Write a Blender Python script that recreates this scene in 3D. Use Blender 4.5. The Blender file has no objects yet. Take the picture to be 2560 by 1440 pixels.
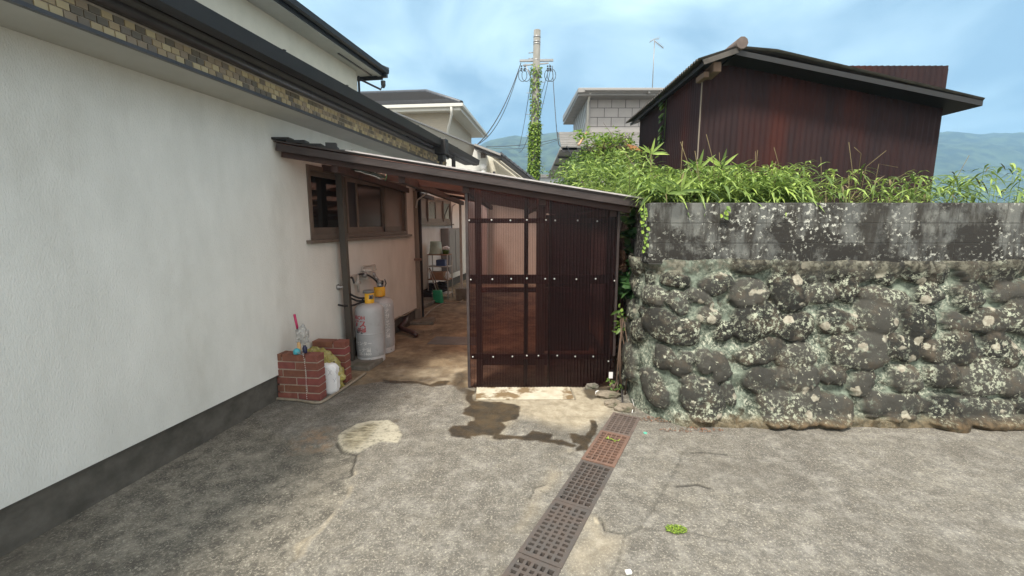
import bpy, bmesh, math, random
import numpy as np
from mathutils import Vector, Matrix
R = math.radians
S = bpy.context.scene
COL = S.collection
random.seed(7)
rng = np.random.default_rng(7)

# ------------------------------------------------------------------ camera, world, sun, exposure
F = 1080.0
H = 1.6
PITCH = math.atan(162.0 / 1080.0)
CP, SP = math.cos(PITCH), math.sin(PITCH)
cam = bpy.data.cameras.new("camera")
cam.sensor_width = 36.0
cam.lens = 36.0 * F / 2560.0
cam.clip_start = 0.05
cam.clip_end = 8000
co = bpy.data.objects.new("camera", cam)
COL.objects.link(co)
co.location = (0, 0, H)
co.rotation_euler = (R(90) - PITCH, 0, 0)
S.camera = co

S.view_settings.view_transform = 'Standard'
S.view_settings.look = 'None'
S.view_settings.gamma = 1
S.view_settings.exposure = 2.0
S.cycles.max_bounces = 10
S.cycles.diffuse_bounces = 5
S.cycles.transparent_max_bounces = 16
S.cycles.volume_bounces = 0

SUN_EL, SUN_AZ = R(58), R(205)     # azimuth clockwise from +Y: behind the camera
W = bpy.data.worlds.new("World")
S.world = W
W.use_nodes = True
nt = W.node_tree
N, L = nt.nodes, nt.links
N.clear()
out = N.new('ShaderNodeOutputWorld')
bg = N.new('ShaderNodeBackground')
sky = N.new('ShaderNodeTexSky')
sky.sky_type = 'NISHITA'
sky.sun_disc = False
sky.sun_elevation = SUN_EL
sky.sun_rotation = SUN_AZ
sky.air_density = 1.0
sky.dust_density = 1.5
tc = N.new('ShaderNodeTexCoord')
mp = N.new('ShaderNodeMapping')
mp.inputs['Scale'].default_value = (1.0, 1.0, 2.2)
mp.inputs['Location'].default_value = (0.35, 0.1, 0.2)
n1 = N.new('ShaderNodeTexNoise')
n1.inputs['Scale'].default_value = 2.4
n1.inputs['Detail'].default_value = 6
n1.inputs['Roughness'].default_value = 0.52
n1.inputs['Distortion'].default_value = 0.4
cr = N.new('ShaderNodeValToRGB')
cr.color_ramp.elements[0].position = 0.42
cr.color_ramp.elements[0].color = (1.02, 1.62, 2.15, 1)
cr.color_ramp.elements[1].position = 0.66
cr.color_ramp.elements[1].color = (3.0, 3.9, 4.2, 1)
mix = N.new('ShaderNodeMix')
mix.data_type = 'RGBA'
mix.inputs['Factor'].default_value = 0.9
L.new(tc.outputs['Generated'], mp.inputs['Vector'])
L.new(mp.outputs[0], n1.inputs['Vector'])
L.new(n1.outputs[0], cr.inputs[0])
L.new(sky.outputs[0], mix.inputs[6])
# unseen bright cloud, added overhead and behind the camera to warm the ground light
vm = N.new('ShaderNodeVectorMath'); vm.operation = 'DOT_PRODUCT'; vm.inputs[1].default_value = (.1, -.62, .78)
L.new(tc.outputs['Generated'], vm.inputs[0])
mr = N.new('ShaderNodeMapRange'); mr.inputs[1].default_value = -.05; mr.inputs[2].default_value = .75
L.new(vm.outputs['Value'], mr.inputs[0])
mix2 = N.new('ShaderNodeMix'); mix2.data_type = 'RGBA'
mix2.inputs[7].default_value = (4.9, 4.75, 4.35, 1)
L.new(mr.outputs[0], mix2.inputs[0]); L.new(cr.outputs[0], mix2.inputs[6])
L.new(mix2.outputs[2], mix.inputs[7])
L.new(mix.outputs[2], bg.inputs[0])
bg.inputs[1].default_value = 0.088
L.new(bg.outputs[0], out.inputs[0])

sun = bpy.data.lights.new("sun", 'SUN')
sun.energy = 1.5
sun.angle = R(10)
sun.color = (1.0, 0.93, 0.82)
so = bpy.data.objects.new("sun", sun)
COL.objects.link(so)
sd = Vector((math.sin(SUN_AZ) * math.cos(SUN_EL), math.cos(SUN_AZ) * math.cos(SUN_EL), math.sin(SUN_EL)))
so.rotation_euler = sd.to_track_quat('Z', 'Y').to_euler()
so.location = sd * 30

# ------------------------------------------------------------------ where photo points lie in the place
def ray(px, py):
    dx, u = px - 1280.0, 720.0 - py
    return Vector((dx, F * CP + u * SP, -F * SP + u * CP))
def G(px, py, z=0.0):                    # on a level plane
    d = ray(px, py); t = (z - H) / d.z
    return Vector((d.x * t, d.y * t, z))
def P(px, py, Y):                        # on the plane y = Y
    d = ray(px, py); t = Y / d.y
    return Vector((d.x * t, Y, H + d.z * t))

# ------------------------------------------------------------------ numpy noise
_perm = rng.permutation(512)
def _h(ix, iy):
    return _perm[(_perm[ix & 511] + iy) & 511] / 511.0
def vnoise(x, y):
    ix = np.floor(x).astype(int); iy = np.floor(y).astype(int)
    fx = x - ix; fy = y - iy
    fx = fx * fx * (3 - 2 * fx); fy = fy * fy * (3 - 2 * fy)
    a = _h(ix, iy); b = _h(ix + 1, iy); c = _h(ix, iy + 1); d = _h(ix + 1, iy + 1)
    return (a * (1 - fx) + b * fx) * (1 - fy) + (c * (1 - fx) + d * fx) * fy
def fbm(x, y, o=4):
    s = np.zeros_like(x); a = 0.5; k = 1.0
    for i in range(o):
        s += a * vnoise(x * k + 17.3 * i, y * k + 9.1 * i); a *= 0.5; k *= 2.03
    return s * 2 - 1 + 0.06
def sdist(x, y, poly):                   # signed distance, negative inside
    n = len(poly); d = np.full(x.shape, 1e9); ins = np.zeros(x.shape, bool)
    for i in range(n):
        ax, ay = poly[i][0], poly[i][1]; bx, by = poly[(i + 1) % n][0], poly[(i + 1) % n][1]
        ex, ey = bx - ax, by - ay
        t = np.clip(((x - ax) * ex + (y - ay) * ey) / (ex * ex + ey * ey + 1e-12), 0, 1)
        d = np.minimum(d, np.hypot(x - ax - t * ex, y - ay - t * ey))
        c = ((ay > y) != (by > y)) & (x < ex * (y - ay) / (ey + 1e-12) + ax)
        ins ^= c
    return np.where(ins, -d, d)
def ldist(x, y, line):
    d = np.full(x.shape, 1e9)
    for i in range(len(line) - 1):
        ax, ay = line[i][0], line[i][1]; ex, ey = line[i + 1][0] - ax, line[i + 1][1] - ay
        t = np.clip(((x - ax) * ex + (y - ay) * ey) / (ex * ex + ey * ey + 1e-12), 0, 1)
        d = np.minimum(d, np.hypot(x - ax - t * ex, y - ay - t * ey))
    return d

# ------------------------------------------------------------------ mesh builder
def frame_of(d):
    d = Vector(d).normalized()
    u = Vector((0, 0, 1)) if abs(d.z) < 0.95 else Vector((1, 0, 0))
    a = d.cross(u).normalized(); b = a.cross(d).normalized()
    return a, b
class MB:
    def __init__(s):
        s.v = []; s.f = []; s.sm = []; s.mi = []; s.var = []
    def add(s, vs, fs, smooth=False, mi=0):
        o = len(s.v); s.v += [tuple(v) for v in vs]
        for f in fs:
            s.f.append(tuple(i + o for i in f)); s.sm.append(smooth); s.mi.append(mi)
        return s
    def hex(s, c, mi=0):                 # 8 corners: bottom loop ccw, top loop
        return s.add(c, [(3, 2, 1, 0), (4, 5, 6, 7), (0, 1, 5, 4), (1, 2, 6, 5), (2, 3, 7, 6), (3, 0, 4, 7)], mi=mi)
    def bx(s, x0, x1, y0, y1, z0, z1, mi=0):
        return s.hex([(x0, y0, z0), (x1, y0, z0), (x1, y1, z0), (x0, y1, z0), (x0, y0, z1), (x1, y0, z1), (x1, y1, z1), (x0, y1, z1)], mi)
    def box(s, c, size, rz=0, m=None, mi=0):
        M = m if m is not None else Matrix.Rotation(rz, 3, 'Z')
        c = Vector(c); a, b, d = [k / 2 for k in size]
        return s.hex([c + M @ Vector(p) for p in [(-a, -b, -d), (a, -b, -d), (a, b, -d), (-a, b, -d), (-a, -b, d), (a, -b, d), (a, b, d), (-a, b, d)]], mi)
    def beam(s, p, q, w, h, up=(0, 0, 1), mi=0):
        p = Vector(p); q = Vector(q); d = (q - p).normalized(); up = Vector(up)
        a = d.cross(up).normalized() * w / 2; b = a.cross(d).normalized() * h / 2
        return s.hex([p - a - b, p + a - b, q + a - b, q - a - b, p - a + b, p + a + b, q + a + b, q - a + b], mi)
    def tube(s, pts, r, n=8, cap=True, mi=0, smooth=True):
        pts = [Vector(p) for p in pts]; m = len(pts)
        rs = r if isinstance(r, (list, tuple)) else [r] * m
        vs = []; fs = []; pa = None
        for i, p in enumerate(pts):
            d = (pts[min(i + 1, m - 1)] - pts[max(i - 1, 0)])
            if d.length < 1e-9: d = Vector((0, 0, 1))
            a, b = frame_of(d)
            if pa is not None:
                a2 = pa - d.normalized() * pa.dot(d.normalized())
                if a2.length > 1e-6:
                    a = a2.normalized(); b = a.cross(d.normalized())
            pa = a
            for k in range(n):
                t = 2 * math.pi * k / n
                vs.append(p + (a * math.cos(t) + b * math.sin(t)) * rs[i])
        for i in range(m - 1):
            for k in range(n):
                k2 = (k + 1) % n
                fs.append((i * n + k, i * n + k2, (i + 1) * n + k2, (i + 1) * n + k))
        s.add(vs, fs, smooth, mi)
        if cap:
            o = len(s.v) - len(vs)
            s.f += [tuple(o + k for k in range(n))[::-1], tuple(o + (m - 1) * n + k for k in range(n))]
            s.sm += [False, False]; s.mi += [mi, mi]
        return s
    def lathe(s, prof, c=(0, 0, 0), n=32, mi=0, a0=0, a1=2 * math.pi, smooth=True):
        c = Vector(c); vs = []; fs = []; full = abs(a1 - a0 - 2 * math.pi) < 1e-6
        nn = n if full else n + 1
        for (r, z) in prof:
            for k in range(nn):
                t = a0 + (a1 - a0) * k / n
                vs.append(c + Vector((r * math.cos(t), r * math.sin(t), z)))
        for i in range(len(prof) - 1):
            for k in range(n):
                k2 = (k + 1) % nn
                fs.append((i * nn + k, i * nn + k2, (i + 1) * nn + k2, (i + 1) * nn + k))
        return s.add(vs, fs, smooth, mi)
    def prism(s, poly, vec, mi=0):
        n = len(poly); vec = Vector(vec)
        vs = [Vector(p) for p in poly] + [Vector(p) + vec for p in poly]
        fs = [tuple(range(n)), tuple(range(2 * n - 1, n - 1, -1))] + [(i, i + n, (i + 1) % n + n, (i + 1) % n) for i in range(n)]
        return s.add(vs, fs, False, mi)
    def leaf(s, p, d, up, ln, w, droop=0.2, broad=False, var=None):
        p = Vector(p); d = Vector(d).normalized(); side = d.cross(Vector(up))
        if side.length < 1e-4: side = d.cross(Vector((1, 0.2, 0)))
        side.normalize(); nn = side.cross(d).normalized()
        g = Vector((0, 0, -1))
        ts = [0, 0.3, 0.68, 1.0]; ws = [0.0, 1.0, 0.7, 0] if not broad else [0.0, 1.0, 0.85, 0]
        vs = [p]
        for t, k in list(zip(ts, ws))[1:3]:
            c = p + d * ln * t + g * droop * ln * t * t
            vs += [c - side * w * k / 2 + nn * w * 0.12, c, c + side * w * k / 2 + nn * w * 0.12]
        vs.append(p + d * ln + g * droop * ln)
        o = len(s.v)
        s.add(vs, [(0, 2, 1), (0, 3, 2), (1, 2, 5, 4), (2, 3, 6, 5), (4, 5, 7), (5, 6, 7)], False)
        q = random.random() if var is None else var
        while len(s.var) < o: s.var.append(0.5)
        s.var += [q] * 8
        return s
    def mesh(s, name):
        me = bpy.data.meshes.new(name)
        me.from_pydata(s.v, [], s.f)
        me.polygons.foreach_set('use_smooth', s.sm)
        me.polygons.foreach_set('material_index', s.mi)
        if s.var:
            while len(s.var) < len(s.v): s.var.append(0.5)
            a = me.attributes.new('var', 'FLOAT', 'POINT'); a.data.foreach_set('value', s.var)
        me.update()
        return me
    def build(s, name, mat, parent=None, bevel=0, seg=2, fix=False):
        me = s.mesh(name)
        if fix:
            b = bmesh.new(); b.from_mesh(me); bmesh.ops.recalc_face_normals(b, faces=b.faces); b.to_mesh(me); b.free()
        return link(name, me, mat, parent, bevel, seg)
def link(name, me, mat, parent=None, bevel=0, seg=2):
    o = bpy.data.objects.new(name, me); COL.objects.link(o)
    for m in (mat if isinstance(mat, (list, tuple)) else [mat]): me.materials.append(m)
    if parent: o.parent = parent
    if bevel:
        md = o.modifiers.new('bevel', 'BEVEL'); md.width = bevel; md.segments = seg; md.limit_method = 'ANGLE'; md.angle_limit = R(40)
    return o
def grid_mesh(name, X, Y, Z, attrs=None, keep=None, smooth=True):
    ny, nx = X.shape
    v = np.stack([X.ravel(), Y.ravel(), Z.ravel()], 1)
    i = np.arange(nx * ny).reshape(ny, nx)
    q = np.stack([i[:-1, :-1], i[:-1, 1:], i[1:, 1:], i[1:, :-1]], -1).reshape(-1, 4)
    if keep is not None: q = q[keep.ravel()]
    me = bpy.data.meshes.new(name)
    me.vertices.add(len(v)); me.vertices.foreach_set('co', v.ravel().astype(np.float32))
    me.loops.add(q.size); me.loops.foreach_set('vertex_index', q.ravel().astype(np.int32))
    me.polygons.add(len(q)); me.polygons.foreach_set('loop_start', np.arange(0, q.size, 4, dtype=np.int32))
    me.polygons.foreach_set('use_smooth', np.full(len(q), smooth))
    me.update(calc_edges=True)
    for k, a in (attrs or {}).items():
        at = me.attributes.new(k, 'FLOAT', 'POINT'); at.data.foreach_set('value', a.ravel().astype(np.float32))
    return me
def tag(o, label=None, cat=None, group=None, kind=None):
    if label: o['label'] = label
    if cat: o['category'] = cat
    if group: o['group'] = group
    if kind: o['kind'] = kind
    return o
def thing(name, label, cat, loc=(0, 0, 0), rz=0, group=None):
    o = bpy.data.objects.new(name, None); COL.objects.link(o)
    o.location = loc; o.rotation_euler = (0, 0, rz); o.empty_display_size = 0.1
    return tag(o, label, cat, group)
def copy_tree(o, parent=None):
    c = o.copy(); COL.objects.link(c)
    if parent is not None: c.parent = parent
    for ch in list(o.children): copy_tree(ch, c)
    return c

# ------------------------------------------------------------------ materials
def mat(name, col=(.5, .5, .5), rough=.7, metal=0, col2=None, scale=8, detail=6, lo=.35, hi=.65, bump=0, bscale=40, spec=.5,
        col3=None, scale3=2.5, lo3=.55, hi3=.7, stretch=(1, 1, 1), transl=0, var=0, rvar=0):
    m = bpy.data.materials.new(name); m.use_nodes = True
    T = m.node_tree; n = T.nodes; l = T.links
    b = n['Principled BSDF']
    b.inputs['Base Color'].default_value = (*col, 1); b.inputs['Roughness'].default_value = rough
    b.inputs['Metallic'].default_value = metal; b.inputs['Specular IOR Level'].default_value = spec
    t = n.new('ShaderNodeTexCoord'); mp = n.new('ShaderNodeMapping'); mp.inputs['Scale'].default_value = stretch
    l.new(t.outputs['Object'], mp.inputs[0])
    src = None
    def nz(sc, dt=detail):
        q = n.new('ShaderNodeTexNoise'); q.inputs['Scale'].default_value = sc; q.inputs['Detail'].default_value = dt
        q.inputs['Roughness'].default_value = .6; l.new(mp.outputs[0], q.inputs['Vector']); return q
    def mx(fac, a, bb):
        q = n.new('ShaderNodeMix'); q.data_type = 'RGBA'
        if hasattr(fac, 'links'): l.new(fac, q.inputs[0])
        else: q.inputs[0].default_value = fac
        for i, c in ((6, a), (7, bb)):
            if hasattr(c, 'links'): l.new(c, q.inputs[i])
            else: q.inputs[i].default_value = (*c, 1)
        return q.outputs[2]
    def rmp(sock, a, bb):
        q = n.new('ShaderNodeMapRange'); q.inputs[1].default_value = a; q.inputs[2].default_value = bb; l.new(sock, q.inputs[0]); return q.outputs[0]
    if col2 is not None:
        f = rmp(nz(scale).outputs[0], lo, hi); src = mx(f, col, col2)
        if rvar:
            q = n.new('ShaderNodeMath'); q.operation = 'MULTIPLY_ADD'; l.new(f, q.inputs[0]); q.inputs[1].default_value = rvar; q.inputs[2].default_value = rough
            l.new(q.outputs[0], b.inputs['Roughness'])
    if col3 is not None:
        f = rmp(nz(scale3).outputs[0], lo3, hi3); src = mx(f, src if src else col, col3)
    if var:
        a = n.new('ShaderNodeAttribute'); a.attribute_name = 'var'
        hs = n.new('ShaderNodeHueSaturation')
        l.new(rmp(a.outputs['Fac'], 0, 1), hs.inputs['Value'])
        hs.inputs['Value'].default_value = 1
        q = n.new('ShaderNodeMapRange'); q.inputs[3].default_value = 1 - var; q.inputs[4].default_value = 1 + var; l.new(a.outputs['Fac'], q.inputs[0]); l.new(q.outputs[0], hs.inputs['Value'])
        q2 = n.new('ShaderNodeMapRange'); q2.inputs[3].default_value = .515; q2.inputs[4].default_value = .475; l.new(a.outputs['Fac'], q2.inputs[0]); l.new(q2.outputs[0], hs.inputs['Hue'])
        if src: l.new(src, hs.inputs['Color'])
        else: hs.inputs['Color'].default_value = (*col, 1)
        src = hs.outputs[0]
    if src: l.new(src, b.inputs['Base Color'])
    if bump:
        q = n.new('ShaderNodeBump'); q.inputs['Strength'].default_value = min(1, bump); q.inputs['Distance'].default_value = .01 * max(1, bump)
        l.new(nz(bscale, 5).outputs[0], q.inputs['Height']); l.new(q.outputs[0], b.inputs['Normal'])
    if transl:
        tr = n.new('ShaderNodeBsdfTranslucent'); ms = n.new('ShaderNodeMixShader'); ms.inputs[0].default_value = transl
        if src: l.new(src, tr.inputs[0])
        else: tr.inputs[0].default_value = (*col, 1)
        l.new(b.outputs[0], ms.inputs[1]); l.new(tr.outputs[0], ms.inputs[2]); l.new(ms.outputs[0], n['Material Output'].inputs[0])
    return m
def sheet_mat(name, tint, body, glossr=.12, trans=.75, trl=.5):
    """thin tinted plastic: what passes straight through deepens with the slant of the wave"""
    m = bpy.data.materials.new(name); m.use_nodes = True
    T = m.node_tree; n = T.nodes; l = T.links; n.clear()
    o = n.new('ShaderNodeOutputMaterial')
    lw = n.new('ShaderNodeLayerWeight'); lw.inputs[0].default_value = .5
    dark = tuple(c ** 5 for c in tint)
    mc = n.new('ShaderNodeMix'); mc.data_type = 'RGBA'; mc.inputs[6].default_value = (*tint, 1); mc.inputs[7].default_value = (*dark, 1)
    l.new(lw.outputs['Facing'], mc.inputs[0])
    tr = n.new('ShaderNodeBsdfTransparent'); l.new(mc.outputs[2], tr.inputs[0])
    df = n.new('ShaderNodeBsdfDiffuse'); tl = n.new('ShaderNodeBsdfTranslucent')
    tcx = n.new('ShaderNodeTexCoord'); mpx = n.new('ShaderNodeMapping'); mpx.inputs['Scale'].default_value = (3, 3, .7)
    nz = n.new('ShaderNodeTexNoise'); nz.inputs['Scale'].default_value = 3; nz.inputs['Detail'].default_value = 8
    l.new(tcx.outputs['Object'], mpx.inputs[0]); l.new(mpx.outputs[0], nz.inputs[0])
    mb = n.new('ShaderNodeMix'); mb.data_type = 'RGBA'; mb.inputs[6].default_value = (*[c * .55 for c in body], 1); mb.inputs[7].default_value = (*[c * 1.5 for c in body], 1)
    l.new(nz.outputs[0], mb.inputs[0]); l.new(mb.outputs[2], df.inputs[0]); l.new(mb.outputs[2], tl.inputs[0])
    m1 = n.new('ShaderNodeMixShader'); m1.inputs[0].default_value = trl; l.new(df.outputs[0], m1.inputs[1]); l.new(tl.outputs[0], m1.inputs[2])
    m2 = n.new('ShaderNodeMixShader'); m2.inputs[0].default_value = trans; l.new(m1.outputs[0], m2.inputs[1]); l.new(tr.outputs[0], m2.inputs[2])
    gl = n.new('ShaderNodeBsdfGlossy'); gl.inputs['Roughness'].default_value = glossr
    fr = n.new('ShaderNodeFresnel'); fr.inputs[0].default_value = 1.5
    m3 = n.new('ShaderNodeMixShader'); l.new(fr.outputs[0], m3.inputs[0]); l.new(m2.outputs[0], m3.inputs[1]); l.new(gl.outputs[0], m3.inputs[2])
    l.new(m3.outputs[0], o.inputs[0])
    return m

M = {}
M['plaster'] = mat('white_plaster', (.71, .71, .67), .85, col2=(.63, .63, .59), scale=4, bump=.6, bscale=120, col3=(.50, .49, .44), scale3=1.6, lo3=.56, hi3=.85, stretch=(1, 1, .4))
M['plaster2'] = mat('cream_plaster', (.66, .63, .53), .85, col2=(.6, .575, .48), scale=3, bump=.15, bscale=90)
M['soffit'] = mat('soffit_board', (.46, .46, .42), .8, col2=(.4, .4, .36), scale=2)
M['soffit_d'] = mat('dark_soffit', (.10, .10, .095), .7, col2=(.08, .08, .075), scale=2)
M['fascia'] = mat('fascia_black', (.011, .0105, .011), .5, col2=(.018, .016, .016), scale=5, bump=.1)
M['gutter'] = mat('gutter_dark', (.035, .032, .034), .35, col2=(.055, .05, .052), scale=6)
M['foundation'] = mat('foundation', (.11, .10, .085), .9, col2=(.06, .055, .045), scale=7, bump=.6, bscale=30)
M['rooftile'] = mat('roof_tile', (.085, .09, .105), .4, col2=(.06, .065, .075), scale=6)
M['postwood'] = mat('painted_post', (.065, .054, .043), .55, col2=(.045, .037, .03), scale=9, stretch=(1, 1, .15), bump=.2)
M['greywood'] = mat('grey_wood', (.24, .20, .16), .8, col2=(.16, .13, .105), scale=14, stretch=(1, 1, .1), bump=.4)
M['lightwood'] = mat('bare_wood', (.30, .18, .14), .8, col2=(.22, .13, .10), scale=12, stretch=(1, 1, .2))
M['redwood'] = mat('brown_wood', (.19, .06, .048), .7, col2=(.12, .04, .03), scale=10, stretch=(.3, 1, 1), bump=.3)
M['purlin'] = mat('purlin_wood', (.065, .034, .028), .75, col2=(.035, .02, .018), scale=10, stretch=(.3, 1, 1), bump=.3)
M['verge'] = mat('verge_trim', (.030, .021, .020), .5, col2=(.055, .04, .038), scale=12, col3=(.04, .03, .03), scale3=5, stretch=(.3, 1, 1), bump=.3)
M['vergelight'] = mat('verge_edge', (.55, .53, .52), .35, col2=(.4, .37, .37), scale=18)
M['cap'] = mat('screw_cap', (.55, .52, .5), .3, metal=.3)
M['sash'] = mat('window_sash', (.15, .118, .095), .45, col2=(.115, .09, .073), scale=8)
M['steel'] = mat('galvanised', (.38, .38, .38), .45, metal=.6, col2=(.28, .28, .28), scale=10)
M['cyl'] = mat('cylinder_paint', (.42, .43, .445), .4, col2=(.37, .38, .39), scale=7, bump=.08, bscale=200, col3=(.25, .24, .23), scale3=14, lo3=.62, hi3=.8)
M['cylbase'] = mat('cylinder_foot_paint', (.47, .48, .49), .5, col2=(.38, .38, .37), scale=14)
M['yellow'] = mat('yellow_guard', (.72, .38, .02), .45, col2=(.6, .35, .02), scale=12)
M['orange'] = mat('orange_label', (.68, .2, .02), .5)
M['red'] = mat('red_letter', (.42, .035, .04), .6)
M['white'] = mat('white_paint', (.72, .72, .70), .5)
M['offwhite'] = mat('offwhite_plastic', (.5, .48, .44), .5, col2=(.4, .38, .35), scale=12)
M['darkletter'] = mat('dark_letter', (.08, .09, .09), .6)
M['rubber'] = mat('rubber', (.015, .015, .016), .5)
M['brick'] = mat('red_brick', (.235, .082, .055), .8, col2=(.17, .058, .042), scale=14, bump=.5, bscale=120, col3=(.29, .13, .095), scale3=9, lo3=.58, hi3=.75, var=.12)
M['mortar'] = mat('mortar', (.42, .36, .29), .9, col2=(.3, .26, .21), scale=20, bump=.6, bscale=80)
M['iron'] = mat('cast_iron', (.088, .078, .072), .7, metal=.05, col2=(.11, .082, .068), scale=9, lo=.4, hi=.75, bump=.4, bscale=130)
M['rustiron'] = mat('rusty_iron', (.20, .115, .082), .8, metal=.05, col2=(.145, .092, .072), scale=16, bump=.4, bscale=130)
M['rust2'] = mat('dull_rust_iron', (.15, .115, .098), .75, metal=.05, col2=(.11, .085, .075), scale=12, bump=.4, bscale=130)
M['channel'] = mat('channel_wall', (.10, .045, .03), .9, col2=(.05, .03, .022), scale=12)
M['bamboo'] = mat('bamboo_leaf', (.21, .32, .075), .5, transl=.3, var=.65)
M['leafy'] = mat('leaf_green', (.11, .20, .04), .5, transl=.3, var=.5)
M['darkleaf'] = mat('leaf_dark', (.035, .10, .03), .45, transl=.25, var=.4)
M['yleaf'] = mat('leaf_yellow', (.20, .33, .05), .5, transl=.35, var=.5)
M['stem'] = mat('stem', (.16, .13, .06), .8)
M['twig'] = mat('dry_twig', (.13, .085, .06), .9)
M['soil'] = mat('soil', (.05, .038, .025), .95, col2=(.03, .03, .018), scale=8, bump=1, bscale=20)
M['rustshed'] = mat('rusty_sheet', (.030, .014, .015), .75, spec=.25, col2=(.020, .011, .013), scale=5, stretch=(1, 1, .18), col3=(.05, .013, .010), scale3=1.6, lo3=.5, hi3=.7, bump=.2)
M['rustroof'] = mat('old_roof_sheet', (.05, .045, .04), .7, col2=(.09, .08, .07), scale=8)
M['greytile'] = mat('concrete_pole', (.25, .245, .225), .85, col2=(.18, .175, .155), scale=5, bump=.2, stretch=(1, 1, .4))
M['wire'] = mat('cable', (.03, .035, .04), .5)
M['gwall'] = mat('grey_panel_wall', (.42, .40, .385), .8, col2=(.38, .36, .345), scale=3)
M['gwall2'] = mat('pale_siding', (.50, .52, .53), .8, col2=(.45, .47, .48), scale=2)
M['joint'] = mat('joint_line', (.14, .13, .13), .9)
M['groof'] = mat('grey_metal_roof', (.22, .21, .20), .5, col2=(.17, .165, .155), scale=5)
M['gfascia'] = mat('grey_fascia', (.30, .29, .28), .5)
M['bhwall'] = mat('beige_siding', (.56, .50, .41), .85, col2=(.49, .44, .36), scale=6, stretch=(1, 1, 5), bump=.4, bscale=20)
M['bwhite'] = mat('white_trim', (.62, .61, .56), .5)
M['forest'] = mat('forest', (.018, .03, .02), .95, col2=(.07, .10, .05), scale=.05, detail=9, lo=.42, hi=.6)
M['green'] = mat('green_plastic', (.02, .30, .15), .4)
M['mint'] = mat('mint_plastic', (.36, .46, .38), .45, col2=(.31, .40, .33), scale=10)
M['orangeplank'] = mat('orange_plank', (.36, .17, .06), .7, col2=(.28, .13, .05), scale=8)
M['dkbag'] = mat('dark_bag', (.02, .02, .025), .5)
M['blue'] = mat('blue_plastic', (.05, .09, .22), .4)
M['ply'] = mat('shelf_plank', (.34, .20, .12), .7, col2=(.26, .15, .09), scale=9)
M['metalbox'] = mat('meter_box_paint', (.19, .19, .19), .5, col2=(.16, .16, .16), scale=6)
M['plate'] = mat('steel_cover_plate', (.17, .165, .16), .5, metal=.3, col2=(.13, .12, .115), scale=8, bump=.2, bscale=60)
M['brownpipe'] = mat('brown_pipe', (.055, .025, .022), .4)
M['hose'] = mat('hose', (.28, .24, .18), .6, col2=(.2, .17, .13), scale=20)
M['conc'] = mat('old_concrete', (.20, .18, .15), .9, col2=(.12, .11, .09), scale=9, bump=.8, bscale=50, col3=(.09, .10, .06), scale3=5)
M['rock'] = mat('rubble', (.26, .22, .17), .9, col2=(.14, .12, .09), scale=12, bump=.9, bscale=50, col3=(.1, .11, .06), scale3=8)
M['paper'] = mat('white_paper', (.78, .78, .78), .8, col2=(.7, .7, .71), scale=9)
M['ink'] = mat('pen_ink', (.22, .22, .27), .8)
M['cyan'] = mat('cyan_plastic', (.06, .35, .42), .35)
M['tan'] = mat('tan_wood', (.55, .34, .15), .6)
M['navy'] = mat('navy_plastic', (.01, .012, .05), .35)
M['magenta'] = mat('magenta_plastic', (.42, .02, .10), .4)
M['moss'] = mat('moss', (.15, .24, .03), .9, var=.5)
M['litter'] = mat('dead_leaf', (.16, .09, .05), .9, var=.5)
M['beige_panel'] = mat('beige_board', (.36, .34, .29), .75, col2=(.34, .32, .275), scale=2)
M['hatch'] = None
def glass_mat(name, col, rough=.12):
    m = mat(name, col, rough, col2=tuple(c * .6 for c in col), scale=1.6, detail=3, lo=.3, hi=.7, spec=.8); return m
M['glass'] = glass_mat('frosted_glass', (.05, .042, .036), .22)
M['glass2'] = glass_mat('dark_glass', (.02, .019, .018), .05)
M['frost'] = glass_mat('brown_frosted_glass', (.21, .165, .135), .45)
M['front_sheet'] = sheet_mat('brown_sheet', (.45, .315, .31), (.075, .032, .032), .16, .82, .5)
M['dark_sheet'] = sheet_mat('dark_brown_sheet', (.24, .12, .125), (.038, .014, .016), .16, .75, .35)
M['roof_sheet'] = sheet_mat('roof_brown_sheet', (.80, .52, .42), (.55, .28, .20), .2, .55, .9)
M['clearbag'] = sheet_mat('clear_film', (.9, .9, .9), (.7, .7, .68), .1, .45, .4)
M['yellowbag'] = sheet_mat('yellow_film', (.93, .88, .5), (.80, .72, .25), .15, .45, .5)
M['greenfilm'] = sheet_mat('green_grey_film', (.4, .5, .45), (.10, .13, .12), .1, .4, .4)

# ------------------------------------------------------------------ ground with its stains, patches and cracks
def GP(pts): return [tuple(G(x, y)[:2]) for x, y in pts]
c2 = lambda pts: GP([(1100 + x * .1797, 940 + y * .1797) for x, y in pts])
c4 = lambda pts: GP([(1240 + x * .3056, 1000 + y * .3056) for x, y in pts])
c3 = lambda pts: GP([(740 + x * .3056, 1000 + y * .3056) for x, y in pts])
# drain line
DL = Vector((.4666, .8845)).normalized(); DN = Vector((DL.y, -DL.x))
D0 = Vector((.841, 3.464)) + Vector((.1285 * .8, -.01)); D0 = (Vector((.841, 3.464)) + Vector((1.098, 3.426))) / 2
GW = .228
def drain_uv(x, y):
    return (x - D0.x) * DN.x + (y - D0.y) * DN.y, (D0.x - x) * DL.x + (D0.y - y) * DL.y   # across, along (towards camera)
def spaced(a, b, s): return list(np.arange(a, b, s))
xs = np.array([-400, -150, -60, -30, -15, -9, -6] + spaced(-5, -3.2, .12) + spaced(-3.2, -2.2, .03) + spaced(-2.2, 2.2, .012) + spaced(2.2, 3.0, .03) + spaced(3.0, 6, .1) + [7, 9, 15, 30, 60, 150, 400])
ys = np.array([-60, -20, -8, -4, -2, -1, 0] + spaced(.4, 1.2, .06) + spaced(1.2, 4.3, .012) + spaced(4.3, 5.2, .02) + spaced(5.2, 13, .05) + [14, 16, 20, 30, 60, 150, 400, 900])
X, Y = np.meshgrid(xs, ys)
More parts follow.
